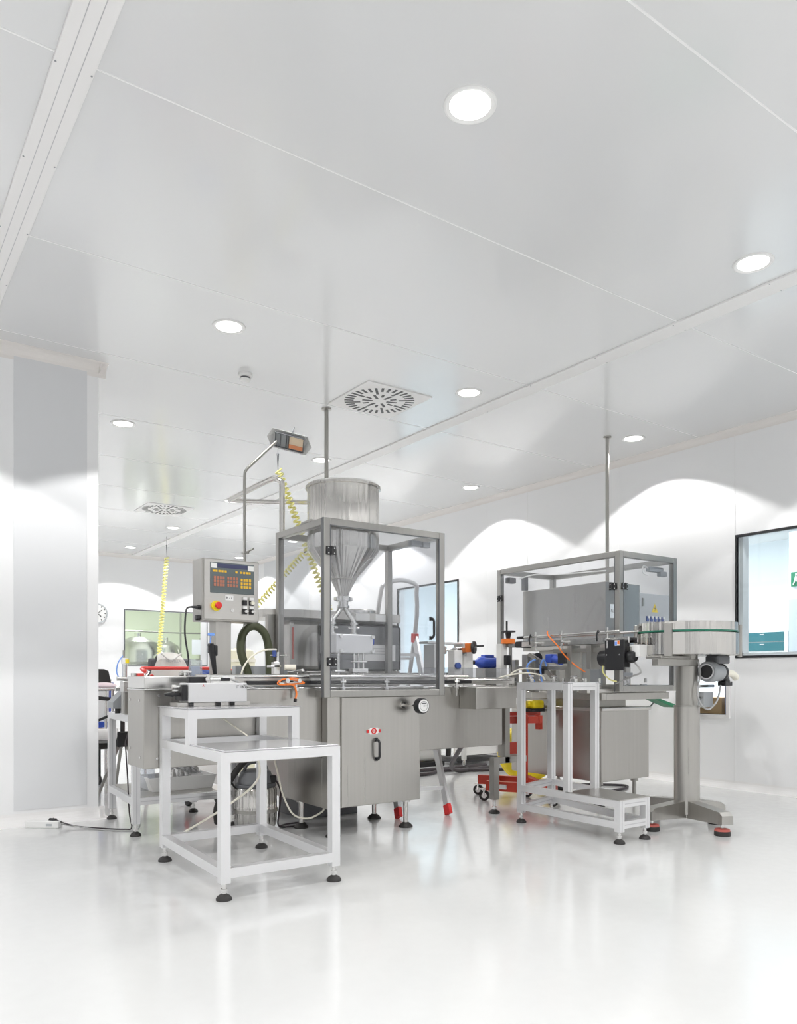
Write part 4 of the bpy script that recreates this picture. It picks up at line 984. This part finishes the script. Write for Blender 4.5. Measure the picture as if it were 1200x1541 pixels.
text('FLER', .032, (5.025, 4.0962, 1.525), YM, XP, INK, 'plate_letters', pl, .0004)
# labelling heads, arms and valves on the table
def head(x, y, lab=None):
    P().box(x-.03, x+.03, y-.04, y+.04, .88, 1.08, .004).done('column_block', STEELD, t)
for x, y, z0_, z1_ in ((4.50, 4.55, .88, 1.18), (4.62, 4.35, .88, 1.05), (4.56, 4.75, .88, 1.14)):
    P().box(x-.022, x+.022, y-.03, y+.03, z0_, z1_, .003).done('column_block', STEELD, t)
P().box(4.46, 4.54, 4.0, 4.62, 1.05, 1.085, .003).box(4.46, 4.50, 4.04, 4.10, .89, 1.06, .002).done('cross_beam', STEELD, t)
P().bar((4.50, 4.52, 1.18), (4.52, 4.28, 1.06), .015, .03).bar((4.52, 4.50, 1.15), (4.56, 4.30, .98), .015, .03).done('link_arms', STEELH, t)
P().cyl((4.62, 4.36, 1.14), (4.62, 4.28, 1.12), .032, n=20).box(4.59, 4.66, 4.36, 4.43, 1.11, 1.18, .006).done('blue_servo', BLUE, t)
P().cyl((4.58, 4.50, 1.15), (4.60, 4.60, 1.15), .045, n=20).box(4.53, 4.57, 4.16, 4.24, 1.10, 1.19, .004).done('black_servo', BLACK, t)
P().tube([(4.45, 4.5, 1.03), (4.44, 4.42, .98), (4.46, 4.30, .94), (4.5, 4.2, .92)], .010, 10, 5).done('brown_hose', mat('brown_hose', (.35, .22, .15), .5), t)
P().tube([(4.50, 4.45, 1.0), (4.48, 4.35, .955), (4.5, 4.2, .925)], .008, 8, 5).done('white_hose', WHITE, t)
for i, (x, y) in enumerate(((4.48, 4.15), (4.55, 4.02), (4.50, 3.95), (4.62, 3.92), (4.95, 3.95), (5.12, 4.05), (5.25, 3.98))):
    P().box(x-.02, x+.02, y-.02, y+.02, .876, .93+.02*(i % 3), .003).cyl((x-.035, y, .93), (x+.035, y, .93), .010, n=10).cyl((x, y-.02, .95), (x, y-.02, .985), .012, n=10).done('small_valve', STEELB, t)
P().box(5.06, 5.22, 4.06, 4.12, 1.0, 1.03, .003).cyl((5.14, 4.09, .88), (5.14, 4.09, 1.0), .008, n=10).box(4.98, 5.02, 4.2, 4.3, .88, 1.2, .004).done('guide_head', MGREY, t)
P().box(4.45, 5.4, 3.87, 3.95, .875, .905, .003).done('infeed_rail', STEELH, t)
tag(P().prism([(0, 0), (.26, -.075), (.28, -.05), (.03, .012)], (0, .10, 0), (5.28, 3.9, .82), XP, ZP).done('green_chute', GREEN), 'small dark green chute under the right-hand guard', 'chute')
tag(P().tube([(5.42, 4.0, .80), (5.36, 3.99, .76), (5.28, 3.98, .745), (5.19, 3.97, .74)], .007, 8, 5).done('grey_cable', GWIRE), 'grey cable looping from the green chute to the base cabinet', 'cable')
# grey switch cabinet behind
sc_ = P().box(5.46, 5.94, 4.22, 4.50, 1.18, 1.715, .006).done('switch_cabinet', PAINTG, t)
P().box(5.465, 5.935, 4.208, 4.22, 1.19, 1.71, .003).done('cabinet_door', PAINTG, sc_)
P().box(5.44, 5.50, 4.30, 4.40, .85, 1.20, .003).done('cabinet_bracket', STEELD, t)
P().box(5.53, 5.555, 4.200, 4.208, 1.60, 1.67, .003).done('door_latch', STEELD, sc_)
P().prism([(-.042, 0), (.042, 0), (0, .075)], (0, -.002, 0), (5.705, 4.208, 1.555), XP, ZP).done('warning_triangle', WARN, sc_)
P().prism([(-.004, .012), (.010, .036), (.001, .036), (.006, .058), (-.010, .030), (0, .030)], (0, -.001, 0), (5.705, 4.2055, 1.555), XP, ZP).done('lightning_bolt', INK, sc_)
for r in range(2):
    for c_ in range(5):
        x, z = 5.60+c_*.052, 1.495-r*.08
        P().box(x-.015, x+.015, 4.198, 4.208, z-.022, z+.022, .002).done('switch', BLUEB, sc_)
        P().cyl((x+.004, 4.198, z+.014), (x+.004, 4.190, z+.014), .011, n=12).done('button', WHITE, sc_)

# ------------------------------------------------------------------ red lift trolley + yellow drum pump
t = thing('lift_trolley', (4.55, 4.9, 0), 'red hydraulic lift trolley with castors between the conveyor and the right machine', 'trolley')
P().bar((4.17, 4.66, .13), (4.44, 4.16, .13), .05, .075).done('base_beam', REDM, t)
P().bar((4.36, 4.98, .13), (4.62, 4.62, .13), .05, .075).done('base_beam', REDM, t)
P().bar((4.40, 4.27, .15), (4.62, 4.66, .15), .05, .05).bar((4.22, 4.60, .14), (4.45, 4.86, .14), .05, .05).done('cross_member', REDM, t)
for i, (x, y) in enumerate(((4.19, 4.71), (4.43, 4.19), (4.36, 4.98), (4.60, 4.64))):
    w1 = P().cyl((x-.012, y-.008, .042), (x+.012, y+.008, .042), .042, n=24).done('castor', RUBBER, t)
    P().cyl((x-.014, y-.010, .042), (x+.014, y+.010, .042), .022, n=18).bar((x-.018, y, .042), (x-.01, y, .10), .006, .03).box(x-.03, x+.03, y-.025, y+.025, .088, .098, .003).done('castor_fork', STEELB, w1)
P().bar((4.335, 4.42, .15), (4.335, 4.42, .70), .06, .05).done('mast', REDM, t)
P().bar((4.20, 4.50, .44), (4.34, 4.44, .44), .05, .09).done('pump_block', REDM, t)
P().bar((4.10, 4.64, .655), (4.52, 4.40, .655), .05, .055).bar((4.12, 4.70, .70), (4.56, 4.46, .70), .04, .03).bar((4.50, 4.41, .58), (4.50, 4.41, .69), .04, .04).done('lift_arm', REDM, t)
P().bar((4.215, 4.548, .13), (4.24, 4.50, .13), .054, .035).done('maker_label', WHITE, t)
t = thing('yellow_pump', (4.53, 4.49, .716), 'yellow motor sitting above the red lift trolley', 'motor')
P().box(4.47, 4.60, 4.44, 4.54, .74, .81, .02).cyl((4.44, 4.50, .775), (4.49, 4.50, .775), .028, n=18).done('pump_body', YELLOW, t)
P().box(4.45, 4.60, 4.44, 4.56, .716, .742, .003).done('pump_foot', BLACK, t)
t = thing('hose_reel', (5.28, 5.3, 0), 'coil of thick yellow hose standing behind the red trolley', 'hose')
p = P()
for k, o_ in enumerate((-.04, 0, .04)):
    R_ = .235-.01*abs(k-1); pts = [(5.25+math.cos(q*PI/16)*R_*.8+o_*.5, 5.3-math.cos(q*PI/16)*R_*.6+o_, .28+math.sin(q*PI/16)*R_) for q in range(33)]
    p.tube(pts, .042, 12)
p.done('hose_coil', YELLOW, t)
P().box(5.10, 5.42, 5.16, 5.44, 0, .03, .005).done('base_plate', YELLOW, t)
P().cyl((5.2, 5.25, .28), (5.32, 5.36, .28), .10, n=24).done('reel_hub', WHITE, t)

# ------------------------------------------------------------------ wall hatch and its contents
a, b, c, d = HT
t_ = .03
f = P(); f.box(RX-.02, RX+.12, a-t_, a, c-t_, d+t_); f.box(RX-.02, RX+.12, b, b+t_, c-t_, d+t_); f.box(RX-.02, RX+.12, a, b, c-t_, c); f.box(RX-.02, RX+.12, a, b, d, d+t_)
struct(f.done('trim_11', TRIM))
tag(P().box(6.62, 6.95, 4.15, 4.42, .0, .80, .004).done('cardboard_box', CARD), 'brown cardboard box glimpsed through the low wall hatch', 'box')
tag(P().box(6.62, 7.0, 4.0, 4.12, 0, .98, .004).done('divider_panel', mat('blue_grey_panel', (.25, .30, .52), .4)), 'blue-grey panel glimpsed at the right side of the low wall hatch', 'panel')
t = thing('wall_conveyor_end', (6.36, 4.25, .70), 'small grey unit with steel crossbar at the low hatch behind the round table', 'machine')
P().box(6.30, 6.44, 4.12, 4.42, .72, .86, .006).done('housing', PAINTG, t)
P().cyl((6.25, 4.15, .90), (6.25, 4.15, .80), .012, n=10).cyl((6.16, 4.15, .81), (6.30, 4.15, .81), .016, n=12).box(6.22, 6.46, 4.12, 4.42, .90, .925, .003).done('crossbar', STEELB, t)

# ================================================================== heat lamp on pole
t = thing('heat_lamp', (2.12, 4.72, .93), 'slanted infrared heat lamp on a bent thin pole above the control cabinet', 'lamp')
P().tube([(2.115, 4.72, .94), (2.115, 4.72, 2.30), (2.118, 4.72, 2.335), (2.135, 4.72, 2.36), (2.345, 4.72, 2.575)], .0095, 10).done('pole', STEELD, t)
P().box(2.10, 2.14, 4.70, 4.74, 1.80, 1.815, .003).cyl((2.12, 4.70, 1.81), (2.15, 4.66, 1.83), .006, n=8).done('pole_clamp', STEELD, t)
u_ = Vector((.80, -.55, -.25)).normalized()                    # long axis
n_ = Vector((.30, .55, .80)); n_ = (n_ - u_*n_.dot(u_)).normalized()   # back of the shade
v_ = n_.cross(u_)
M_ = Matrix((u_, v_, n_)).transposed().to_4x4(); M_.translation = Vector((2.435, 4.71, 2.585))
sh = P()
pl = [(-.155, 0), (-.12, -.075), (.12, -.075), (.155, 0), (.12, .075), (-.12, .075)]
vs = [(x, y, 0) for x, y in pl] + [(x*.75, y*.6, .045) for x, y in pl]
sh._new(vs, [(i, (i+1) % 6, 6+(i+1) % 6, 6+i) for i in range(6)] + [tuple(range(6, 12))], mtx=M_)
shade = sh.done('lamp_shade', WHITE, t)
r_ = P(); r_.box(-.10, .10, -.052, .052, -.002, .006, mtx=M_); r_.done('reflector', MGREY, shade)
r_ = P(); r_.box(.0, .095, -.048, .02, -.004, .001, mtx=M_); r_.done('lit_panel', HEATL, shade)
r_ = P(); r_.box(.0, .095, .015, .045, -.007, -.001, mtx=M_); r_.done('heating_tube', COPPER, shade)
r_ = P()
for x in (-.095, -.06, -.02, -.005, .1): r_.box(x-.0025, x+.0025, -.055, .055, -.012, -.002, mtx=M_)
r_.box(-.10, .10, -.056, -.052, -.012, -.002, mtx=M_); r_.box(-.10, .10, .052, .056, -.012, -.002, mtx=M_); r_.done('guard_bars', DGREY, shade)
P().tube([(2.455, 4.735, 2.61), (2.458, 4.735, 2.645), (2.475, 4.735, 2.665), (2.485, 4.735, 2.70)], .004, 8, 3).box(2.45, 2.468, 4.725, 4.745, 2.635, 2.655, .003).done('hook', DGREY, t)

# ================================================================== coiled hoses
def coil(name, label, top, a, b, turns, r, wr, parent=None, cord_r=.003, sag=0.0):
    """yellow spiral air hose from a to b with a short cord up to the ceiling"""
    t = thing(name, top, label, 'hose')
    a, b, top = Vector(a), Vector(b), Vector(top); d = (b-a); n = turns*8; L = d.length
    u = d.normalized().cross(Vector((0,1,.1))).normalized(); v = d.normalized().cross(u); pts = []
    for i in range(n+1):
        q = i/n; an = 2*PI*turns*q
        sg = Vector((0,0,-1))*sag*math.sin(PI*q)
        pts.append(a + d*q + sg + (u*math.cos(an) + v*math.sin(an))*r)
    P().tube(pts, wr, 6).done('spiral', YHOSE, t)
    P().tube([top, a], cord_r*.7, 6).cyl(a.lerp(top, .6), a.lerp(top, .1), cord_r*3, cord_r, n=8).done('hanging_cord', DGREY, t)
    return t
coil('coiled_hose', 'yellow coiled air hose hanging from the heat lamp and running down behind the guard', (2.375, 4.76, 2.58), (2.395, 4.80, 2.41), (2.825, 4.84, 1.475), 30, .022, .0075)
coil('coiled_hose', 'long yellow coiled air hose hanging in front of the back window', (4.10, 12.1, H), (4.07, 12.0, 2.86), (3.95, 12.0, 1.33), 32, .028, .0125)
coil('coiled_hose', 'slack yellow coiled air hose slanting down between the control cabinet and the guard', (2.655, 4.86, 1.90), (2.63, 4.87, 1.87), (2.30, 4.92, 1.49), 19, .018, .0065)

# ================================================================== far-left background
t = thing('wall_clock', (3.58, BY-.03, 2.12), 'round white wall clock on the back wall beside the projecting wall', 'clock')
P().cyl((3.60, BY-.03, 2.115), (3.60, BY, 2.115), .17, n=40).annulus((3.60, BY-.034, 2.115), .155, .175, (0,-1,0), .012, 40).done('case', PAINTG, t)
P().disc((3.60, BY-.036, 2.115), .156, (0,-1,0), 40).done('dial', WHITE, t)
p = P()
for k in range(12):
    an = k*PI/6; p.bar((3.60+math.sin(an)*.12, BY-.038, 2.115+math.cos(an)*.12), (3.60+math.sin(an)*.145, BY-.038, 2.115+math.cos(an)*.145), .012, .003, up=(0,1,0))
p.bar((3.60, BY-.04, 2.115), (3.66, BY-.04, 2.06), .014, .003, up=(0,1,0)); p.bar((3.60, BY-.04, 2.115), (3.68, BY-.04, 2.18), .010, .003, up=(0,1,0))
p.done('hands_and_marks', INK, t)
# tanks behind the back window
def tank(x, y, r, h0, h1, label, m=STEELP):
    t = thing('process_tank', (x, y, 0), label, 'tank')
    P().lathe((x, y, h0), [(r*.9, 0), (r, .05), (r, (h1-h0)*.8), (r*.8, (h1-h0)*.93), (r*.3, (h1-h0)), (.001, (h1-h0)*1.01)], 36).done('vessel', m, t)
    P().annulus((x, y, h0+(h1-h0)*.62), r, r+.02, ZP, .04, 36).done('band', STEELD, t)
    P().cyl((x, y, h1-.02), (x, y, h1+.08), r*.14, n=16).done('top_port', STEELB, t)
    for k in range(3):
        an = k*2*PI/3+.4; P().cyl((x+math.cos(an)*r*.8, y+math.sin(an)*r*.8, 0), (x+math.cos(an)*r*.8, y+math.sin(an)*r*.8, h0+.03), .03, n=10).done('leg', STEELD, t)
tank(4.80, 15.9, .46, .35, 1.80, 'largest steel process tank behind the left half of the back window')
tank(5.75, 17.0, .34, .35, 1.78, 'steel process tank behind the middle of the back window')
tank(5.05, 15.1, .24, .30, 1.48, 'short steel tank nearest to the back window')
tank(6.75, 16.9, .32, .35, 1.98, 'green-tinted steel tank behind the right part of the back window')
tag(P().tube([(4.4, 15.9, 1.92), (6.2, 16.0, 1.92), (6.35, 16.0, 2.02), (6.5, 16.0, 1.9), (6.5, 16.0, .9)], .015, 8, 3).cyl((5.72, 16.0, 1.2), (5.72, 16.0, 3.2), .02, n=10).cyl((6.2, 16.0, 1.2), (6.2, 16.0, 3.2), .02, n=10).done('pipework', STEELD), 'thin steel pipework crossing above the tanks behind the back window', 'pipe')

# jacket on a chair
t = thing('white_jacket', (2.17, 6.3, .7), 'white work jacket draped over a chair back beyond the conveyor end', 'jacket')
p = P(); vs = []; random.seed(2)
nx, ny = 12, 8
for s_ in (0, 1):
    for j in range(ny+1):
        v_ = j/ny; z = 1.20 - v_*.42
        half = .095 + .07*min(1, v_*2.6) - (.05*max(0, v_-.4))
        for i in range(nx+1):
            u_ = i/nx*2-1
            y = 6.3 + (s_*.10) - .02*math.cos(u_*PI/2)*(1 if s_ == 0 else -1) + .008*math.sin(u_*9+v_*5)
            if j == 0: y = 6.35
            vs.append((2.17 + u_*half, y, z - .02*abs(u_)**3*(1 if j < 3 else 0)))
m_ = (nx+1)
for s_ in (0, 1):
    o_ = s_*(ny+1)*m_
    p._new([vs[o_+k] for k in range((ny+1)*m_)], [(j*m_+i, j*m_+i+1, (j+1)*m_+i+1, (j+1)*m_+i) for j in range(ny) for i in range(nx)], True)
jk = p.done('jacket_body', CLOTH, t)
P().tube([(2.08, 6.275, 1.19), (2.16, 6.265, 1.135), (2.25, 6.275, 1.19)], .006, 8, 5).done('collar', WGP, jk)
text('NOVELLA', .028, (2.18, 6.262, 1.125), YM, XP, PAINTG, 'chest_lettering', jk, .0004)
t = thing('office_chair', (2.18, 6.45, 0), 'dark chair carrying the white jacket', 'chair')
P().box(2.00, 2.36, 6.335, 6.372, .80, 1.15, .02).done('backrest', DGREY, t)
P().box(1.98, 2.38, 6.40, 6.80, .44, .49, .02).done('seat', BLUEB, t)
for x, y in ((2.0, 6.42), (2.36, 6.42), (2.0, 6.78), (2.36, 6.78)): P().cyl((x, y, 0), (x, y, .46), .012, n=10).done('leg', STEELB, t)
P().cyl((2.03, 6.40, .45), (2.03, 6.36, 1.0), .011, n=10).cyl((2.33, 6.40, .45), (2.33, 6.36, 1.0), .011, n=10).done('back_frame', STEELB, t)
# red rail
t = thing('hand_truck', (2.05, 5.95, 0), 'red tubular handle of a hand truck parked behind the conveyor end', 'trolley')
P().tube([(1.80, 5.62, 1.0), (1.785, 5.80, 1.05), (1.81, 5.85, 1.062), (1.90, 5.85, 1.062), (2.42, 5.88, 1.062), (2.52, 5.86, 1.04), (2.55, 5.7, 1.0)], .0135, 12, 3).done('handle_tube', REDL, t)
P().tube([(1.80, 5.64, 1.0), (1.86, 5.72, .9), (2.12, 5.80, .5), (2.12, 5.80, .1)], .0135, 10, 4).tube([(2.55, 5.72, 1.0), (2.50, 5.75, .9), (2.42, 5.80, .5), (2.42, 5.80, .1)], .0135, 10, 4).done('side_tube', REDL, t)
for x in (2.15, 2.39): P().cyl((x-.015, 5.84, .05), (x+.015, 5.84, .05), .05, n=20).done('wheel', RUBBER, t)
P().box(2.12, 2.42, 5.78, 5.84, .10, .125, .004).done('toe_plate', REDM, t)
# dark clothing heap + pot behind pouch
tag(P().sphere((2.62, 6.6, 1.03), .10, (1.5, .8, .45), 10).sphere((2.50, 6.55, 1.0), .07, (1.2, 1, .7), 8).done('folded_clothing', BLUEB), 'dark blue folded clothing right of the white jacket', 'clothing')
tag(P().box(2.38, 2.80, 6.42, 6.80, .0, .975, .01).done('storage_box', WHITE), 'white storage box carrying the folded dark clothing', 'box')
# pneumatic device on side table
t = thing('dosing_valve', (1.46, 5.12, .757), 'slim upright pneumatic cylinder with yellow ring left of the steel end cover', 'valve')
P().cyl((1.455, 5.10, .757), (1.455, 5.10, 1.10), .016, n=16).done('cylinder', STEELB, t)
P().cyl((1.455, 5.10, 1.08), (1.455, 5.10, 1.12), .022, n=16).done('white_head', WHITE, t)
P().cyl((1.465, 5.085, 1.085), (1.465, 5.085, 1.11), .014, n=14).done('yellow_ring', YELLOW, t)
P().cyl((1.45, 5.10, 1.12), (1.45, 5.10, 1.17), .008, n=12).done('rod', STEELD, t)
P().tube([(1.45, 5.10, 1.14), (1.415, 5.10, 1.09), (1.405, 5.10, 1.03), (1.42, 5.10, .99)], .004, 8, 5).done('blue_tube', BLUEL, t)
P().cyl((1.40, 5.08, .985), (1.62, 5.08, .98), .013, n=14).cyl((1.50, 5.05, .93), (1.50, 5.05, 1.02), .02, n=14).box(1.43, 1.49, 5.05, 5.12, .90, .97, .004).done('manifold', STEELB, t)
P().box(1.44, 1.50, 5.06, 5.13, .757, .90, .004).done('stand_block', STEELD, t)
P().box(1.52, 1.56, 5.03, 5.07, .99, 1.02, .004).sphere((1.565, 5.04, 1.035), .012).done('red_tap', REDL, t)
P().cyl((1.56, 5.05, .97), (1.60, 5.05, 1.03), .014, n=14).box(1.57, 1.62, 5.03, 5.07, .96, .985, .003).done('tap_body', STEELB, t)
t = thing('hopper_scale', (1.47, 5.22, .757), 'grey wedge-shaped device with a short steel pipe on the left rear table', 'machine')
P().prism([(-.09, 0), (.11, 0), (.11, .11), (-.02, .11), (-.09, .04)], (0, .14, 0), (1.50, 5.20, .79), XP, ZP).done('body', MGREY, t)
P().cyl((1.44, 5.26, .92), (1.62, 5.26, .92), .018, n=16).done('pipe', STEELB, t)
P().box(1.50, 1.60, 5.24, 5.32, .90, .99, .004).done('control_block', PAINTG, t)
P().box(1.528, 1.562, 5.238, 5.241, .93, .97).done('paper_label', WHITE, t)
for x in (1.45, 1.57): P().cyl((x, 5.24, .757), (x, 5.24, .79), .018, n=12).done('rubber_foot', RUBBER, t)
# cords from the table to the power strip
t = thing('power_strip', (1.10, 5.44, 0), 'white multi-socket power strip lying on the floor by the left wall', 'power strip')
Mx = Matrix.Translation((1.06, 5.56, 0)) @ Matrix.Rotation(math.radians(-38), 4, 'Z')
P().box(-.115, .115, -.028, .028, 0, .045, .005, mtx=Mx).done('strip_body', WHITE, t)
P().box(.03, .07, -.0295, -.027, .014, .03, mtx=Mx).done('rocker_switch', PAINTG, t)
P().cyl((1.10, 5.56, .045), (1.13, 5.52, .05), .014, .009, n=10).done('plug', BLACK, t)
tag(P().tube([(1.115, 5.54, .058), (1.16, 5.48, .035), (1.24, 5.40, .012), (1.36, 5.28, .006), (1.47, 5.16, .006), (1.505, 5.12, .02), (1.49, 5.12, .12), (1.475, 5.10, .32), (1.45, 5.05, .5), (1.45, 5.05, .6), (1.50, 5.02, .74)], .0045, 8, 6).done('power_cable', WIRE), 'dark power cable running from the power strip up to the left rear table', 'cable')
tag(P().tube([(1.16, 5.50, .02), (1.30, 5.30, .006), (1.42, 5.14, .006), (1.53, 5.08, .01), (1.545, 5.08, .08), (1.52, 5.05, .22), (1.49, 5.0, .36), (1.47, 4.99, .5), (1.47, 4.99, .62), (1.52, 4.97, .745)], .0045, 8, 6).done('power_cable', GWIRE), 'grey power cable running from the power strip beside the dark one', 'cable')
# tripod
t = thing('tripod_stand', (1.79, 6.35, 0), 'black-jointed tripod stand with splayed steel legs behind the left rear table', 'stand')
hub = Vector((1.795, 6.35, .50))
P().box(1.745, 1.85, 6.31, 6.39, .44, .56, .008).done('hub', BLACK, t)
for dx, dy in ((-.22, -.02), (.20, -.05), (.0, .24)): P().bar(hub+Vector((dx*.1, dy*.1, -.03)), (hub.x+dx, hub.y+dy, .008), .02, .02).done('leg', STEELD, t)
P().cyl((hub.x, hub.y, .5), (hub.x, hub.y, .95), .018, n=14).done('column', RUBBER, t)
P().cyl((1.60, 6.42, .54), (1.76, 6.36, .54), .045, n=20).done('white_roll', WHITE, t)
# far-left chair and blue cart
t = thing('visitor_chair', (1.72, 6.65, 0), 'chrome-framed chair with black backrest half hidden by the projecting wall', 'chair')
P().prism([(-.2, 0), (.11, 0), (.085, .115), (.05, .13), (-.2, .135)], (0, .02, 0), (1.70, 6.72, .93), XP, ZP).done('backrest', RUBBER, t)
for x, y in ((1.73, 6.40), (1.80, 6.86)): P().cyl((x, y, 0), (x, y, .90), .012, n=10).done('leg', STEELB, t)
P().tube([(1.60, 6.40, .895), (1.84, 6.40, .895), (1.87, 6.42, .88), (1.88, 6.5, .80)], .012, 10, 3).cyl((1.80, 6.86, .88), (1.80, 6.73, .97), .012, n=10).done('arm_frame', STEELB, t)
P().bar((1.62, 6.55, .83), (1.86, 6.45, .80), .02, .03).bar((1.62, 6.6, .62), (1.78, 6.5, .70), .02, .02).done('seat_bracket', BLACK, t)
P().box(1.50, 1.80, 6.42, 6.84, .42, .47, .01).done('seat', RUBBER, t)
tag(P().sphere((1.70, 6.55, .92), .09, (1.2, .8, .35), 10).done('pink_cloth', mat('pink_cloth', (.85, .72, .76), .9)), 'pale pink cloth lying over the chair by the projecting wall', 'cloth')
t = thing('blue_crate_cart', (1.80, 7.2, 0), 'blue-framed cart with white side panel behind the half-hidden chair', 'cart')
P().box(1.62, 1.93, 7.10, 7.14, .905, .945, .003).box(1.895, 1.93, 7.10, 7.14, .60, .945, .003).box(1.62, 1.93, 7.10, 7.14, .55, .60, .003).box(1.62, 1.93, 7.10, 7.5, .40, .44, .003).done('blue_frame', BLUE, t)
P().box(1.66, 1.895, 7.12, 7.13, .60, .905).done('side_panel', WHITE, t)
P().box(1.64, 1.92, 7.16, 7.45, .44, .53, .01).done('dark_bin', mat('maroon_bin', (.13, .04, .05), .5), t)
for x, y in ((1.66, 7.14), (1.90, 7.14), (1.66, 7.46), (1.90, 7.46)): P().cyl((x-.012, y, .04), (x+.012, y, .04), .04, n=16).bar((x, y, .04), (x, y, .42), .02).done('castor', RUBBER, t)
# small poster on back wall, whiteboard-ish panel
tag(P().box(5.33, 5.50, BY-.004, BY, 1.42, 1.70).done('wall_notice', PALEB), 'pale sheet of paper pinned on the back wall right of the window', 'notice')
# cream cabinet in the distance behind the console
t = thing('cream_bin', (3.36, 7.6, 0), 'cream-coloured round-topped container standing far behind the control post', 'container')
P().lathe((3.36, 7.6, 0), [(.13, 0), (.15, .05), (.15, 1.18), (.13, 1.27), (.05, 1.30)], 32).done('container_body', mat('cream_plastic', (.80, .77, .60), .5), t)
P().annulus((3.36, 7.6, 1.15), .15, .16, ZP, .03, 32).done('container_rim', CREAM, t)
# hoses and machinery far beyond, under the trough
t = thing('pump_unit', (5.0, 6.8, 0), 'white pump with black pipe fittings on the floor beyond the ladder', 'pump')
P().cyl((4.75, 6.7, .18), (5.25, 6.7, .18), .10, n=24).done('pump_body', WHITE, t)
P().tube([(5.15, 6.62, .25), (5.22, 6.60, .30), (5.32, 6.58, .28), (5.33, 6.58, .14)], .03, 12, 4).done('black_elbow', BLACK, t)
P().box(4.55, 4.80, 6.6, 6.9, .12, .34, .02).box(4.6, 5.3, 6.6, 6.85, .03, .09, .01).done('black_base', BLACK, t)
P().tube([(4.5, 6.6, .3), (4.8, 6.5, .40), (5.1, 6.5, .32), (5.2, 6.55, .28)], .04, 12, 5).done('dark_hose', RUBBER, t)
tag(P().tube([(5.7, 6.3, .02), (5.4, 6.25, .02), (5.15, 6.2, .03), (4.9, 6.0, .12), (4.55, 5.4, .40), (4.40, 5.1, .60)], .022, 10, 6).tube([(5.9, 6.0, .02), (5.5, 6.1, .022), (5.1, 6.35, .02), (4.7, 6.2, .02), (4.3, 6.4, .02)], .018, 10, 6).tube([(5.8, 6.5, .02), (5.3, 6.45, .02), (4.8, 6.5, .02)], .02, 10, 5).done('floor_cables', WIRE), 'thick dark cables lying on the floor behind the conveyor end frame', 'cable')
t = thing('steel_cabinet', (5.9, 7.1, 0), 'low steel cabinet on levelling feet far behind under the conveyor', 'cabinet')
P().box(5.55, 6.3, 6.75, 7.3, .10, .62, .006).done('body', STEELB, t); P().box(5.55, 6.3, 6.7, 7.3, .03, .06).done('plinth', BLACK, t)
P().bar((5.45, 6.46, .10), (5.45, 6.46, .50), .04).done('leg', WGP, t); foot(None, t, 5.45, 6.46, .11, .06)
tag(P().tube([(4.9, 4.6, .01), (5.2, 4.45, .01), (5.6, 4.45, .01), (5.75, 4.6, .01), (5.4, 4.9, .01), (5.0, 5.0, .01)], .011, 8, 6).done('floor_cable', WIRE), 'dark cable lying on the floor behind the right machine base', 'cable')
# air tubes at the labelling end
tag(P().tube([(4.05, 4.30, .98), (4.10, 4.29, 1.03), (4.20, 4.27, 1.06), (4.34, 4.25, 1.055)], .006, 8, 6).tube([(3.90, 4.24, .985), (4.0, 4.22, 1.01), (4.15, 4.20, 1.025), (4.28, 4.18, 1.01), (4.33, 4.18, .975)], .006, 8, 6).done('air_hose', CREAM), 'pair of cream air hoses arching at the right end of the conveyor', 'hose')
tag(P().tube([(4.36, 4.32, .96), (4.30, 4.32, 1.02), (4.28, 4.32, 1.08), (4.33, 4.32, 1.12), (4.37, 4.32, 1.13)], .007, 8, 6).tube([(4.40, 4.28, .96), (4.385, 4.28, 1.04), (4.39, 4.28, 1.10), (4.42, 4.28, 1.13), (4.45, 4.28, 1.08)], .007, 8, 6).done('blue_hose', BLUEL), 'two looping blue air hoses beside the right-hand guard', 'hose')
t = thing('sensor_post', (4.40, 4.35, .93), 'short grey sensor post among the blue air hoses', 'sensor')
P().box(4.37, 4.42, 4.33, 4.38, .875, 1.14, .003).cyl((4.33, 4.38, .88), (4.34, 4.38, 1.14), .010, n=10).done('post', STEELD, t)
P().box(4.42, 4.45, 4.30, 4.34, 1.02, 1.06, .003).cyl((4.44, 4.32, 1.06), (4.47, 4.42, 1.16), .003, n=8).done('sensor_head', BLACK, t)
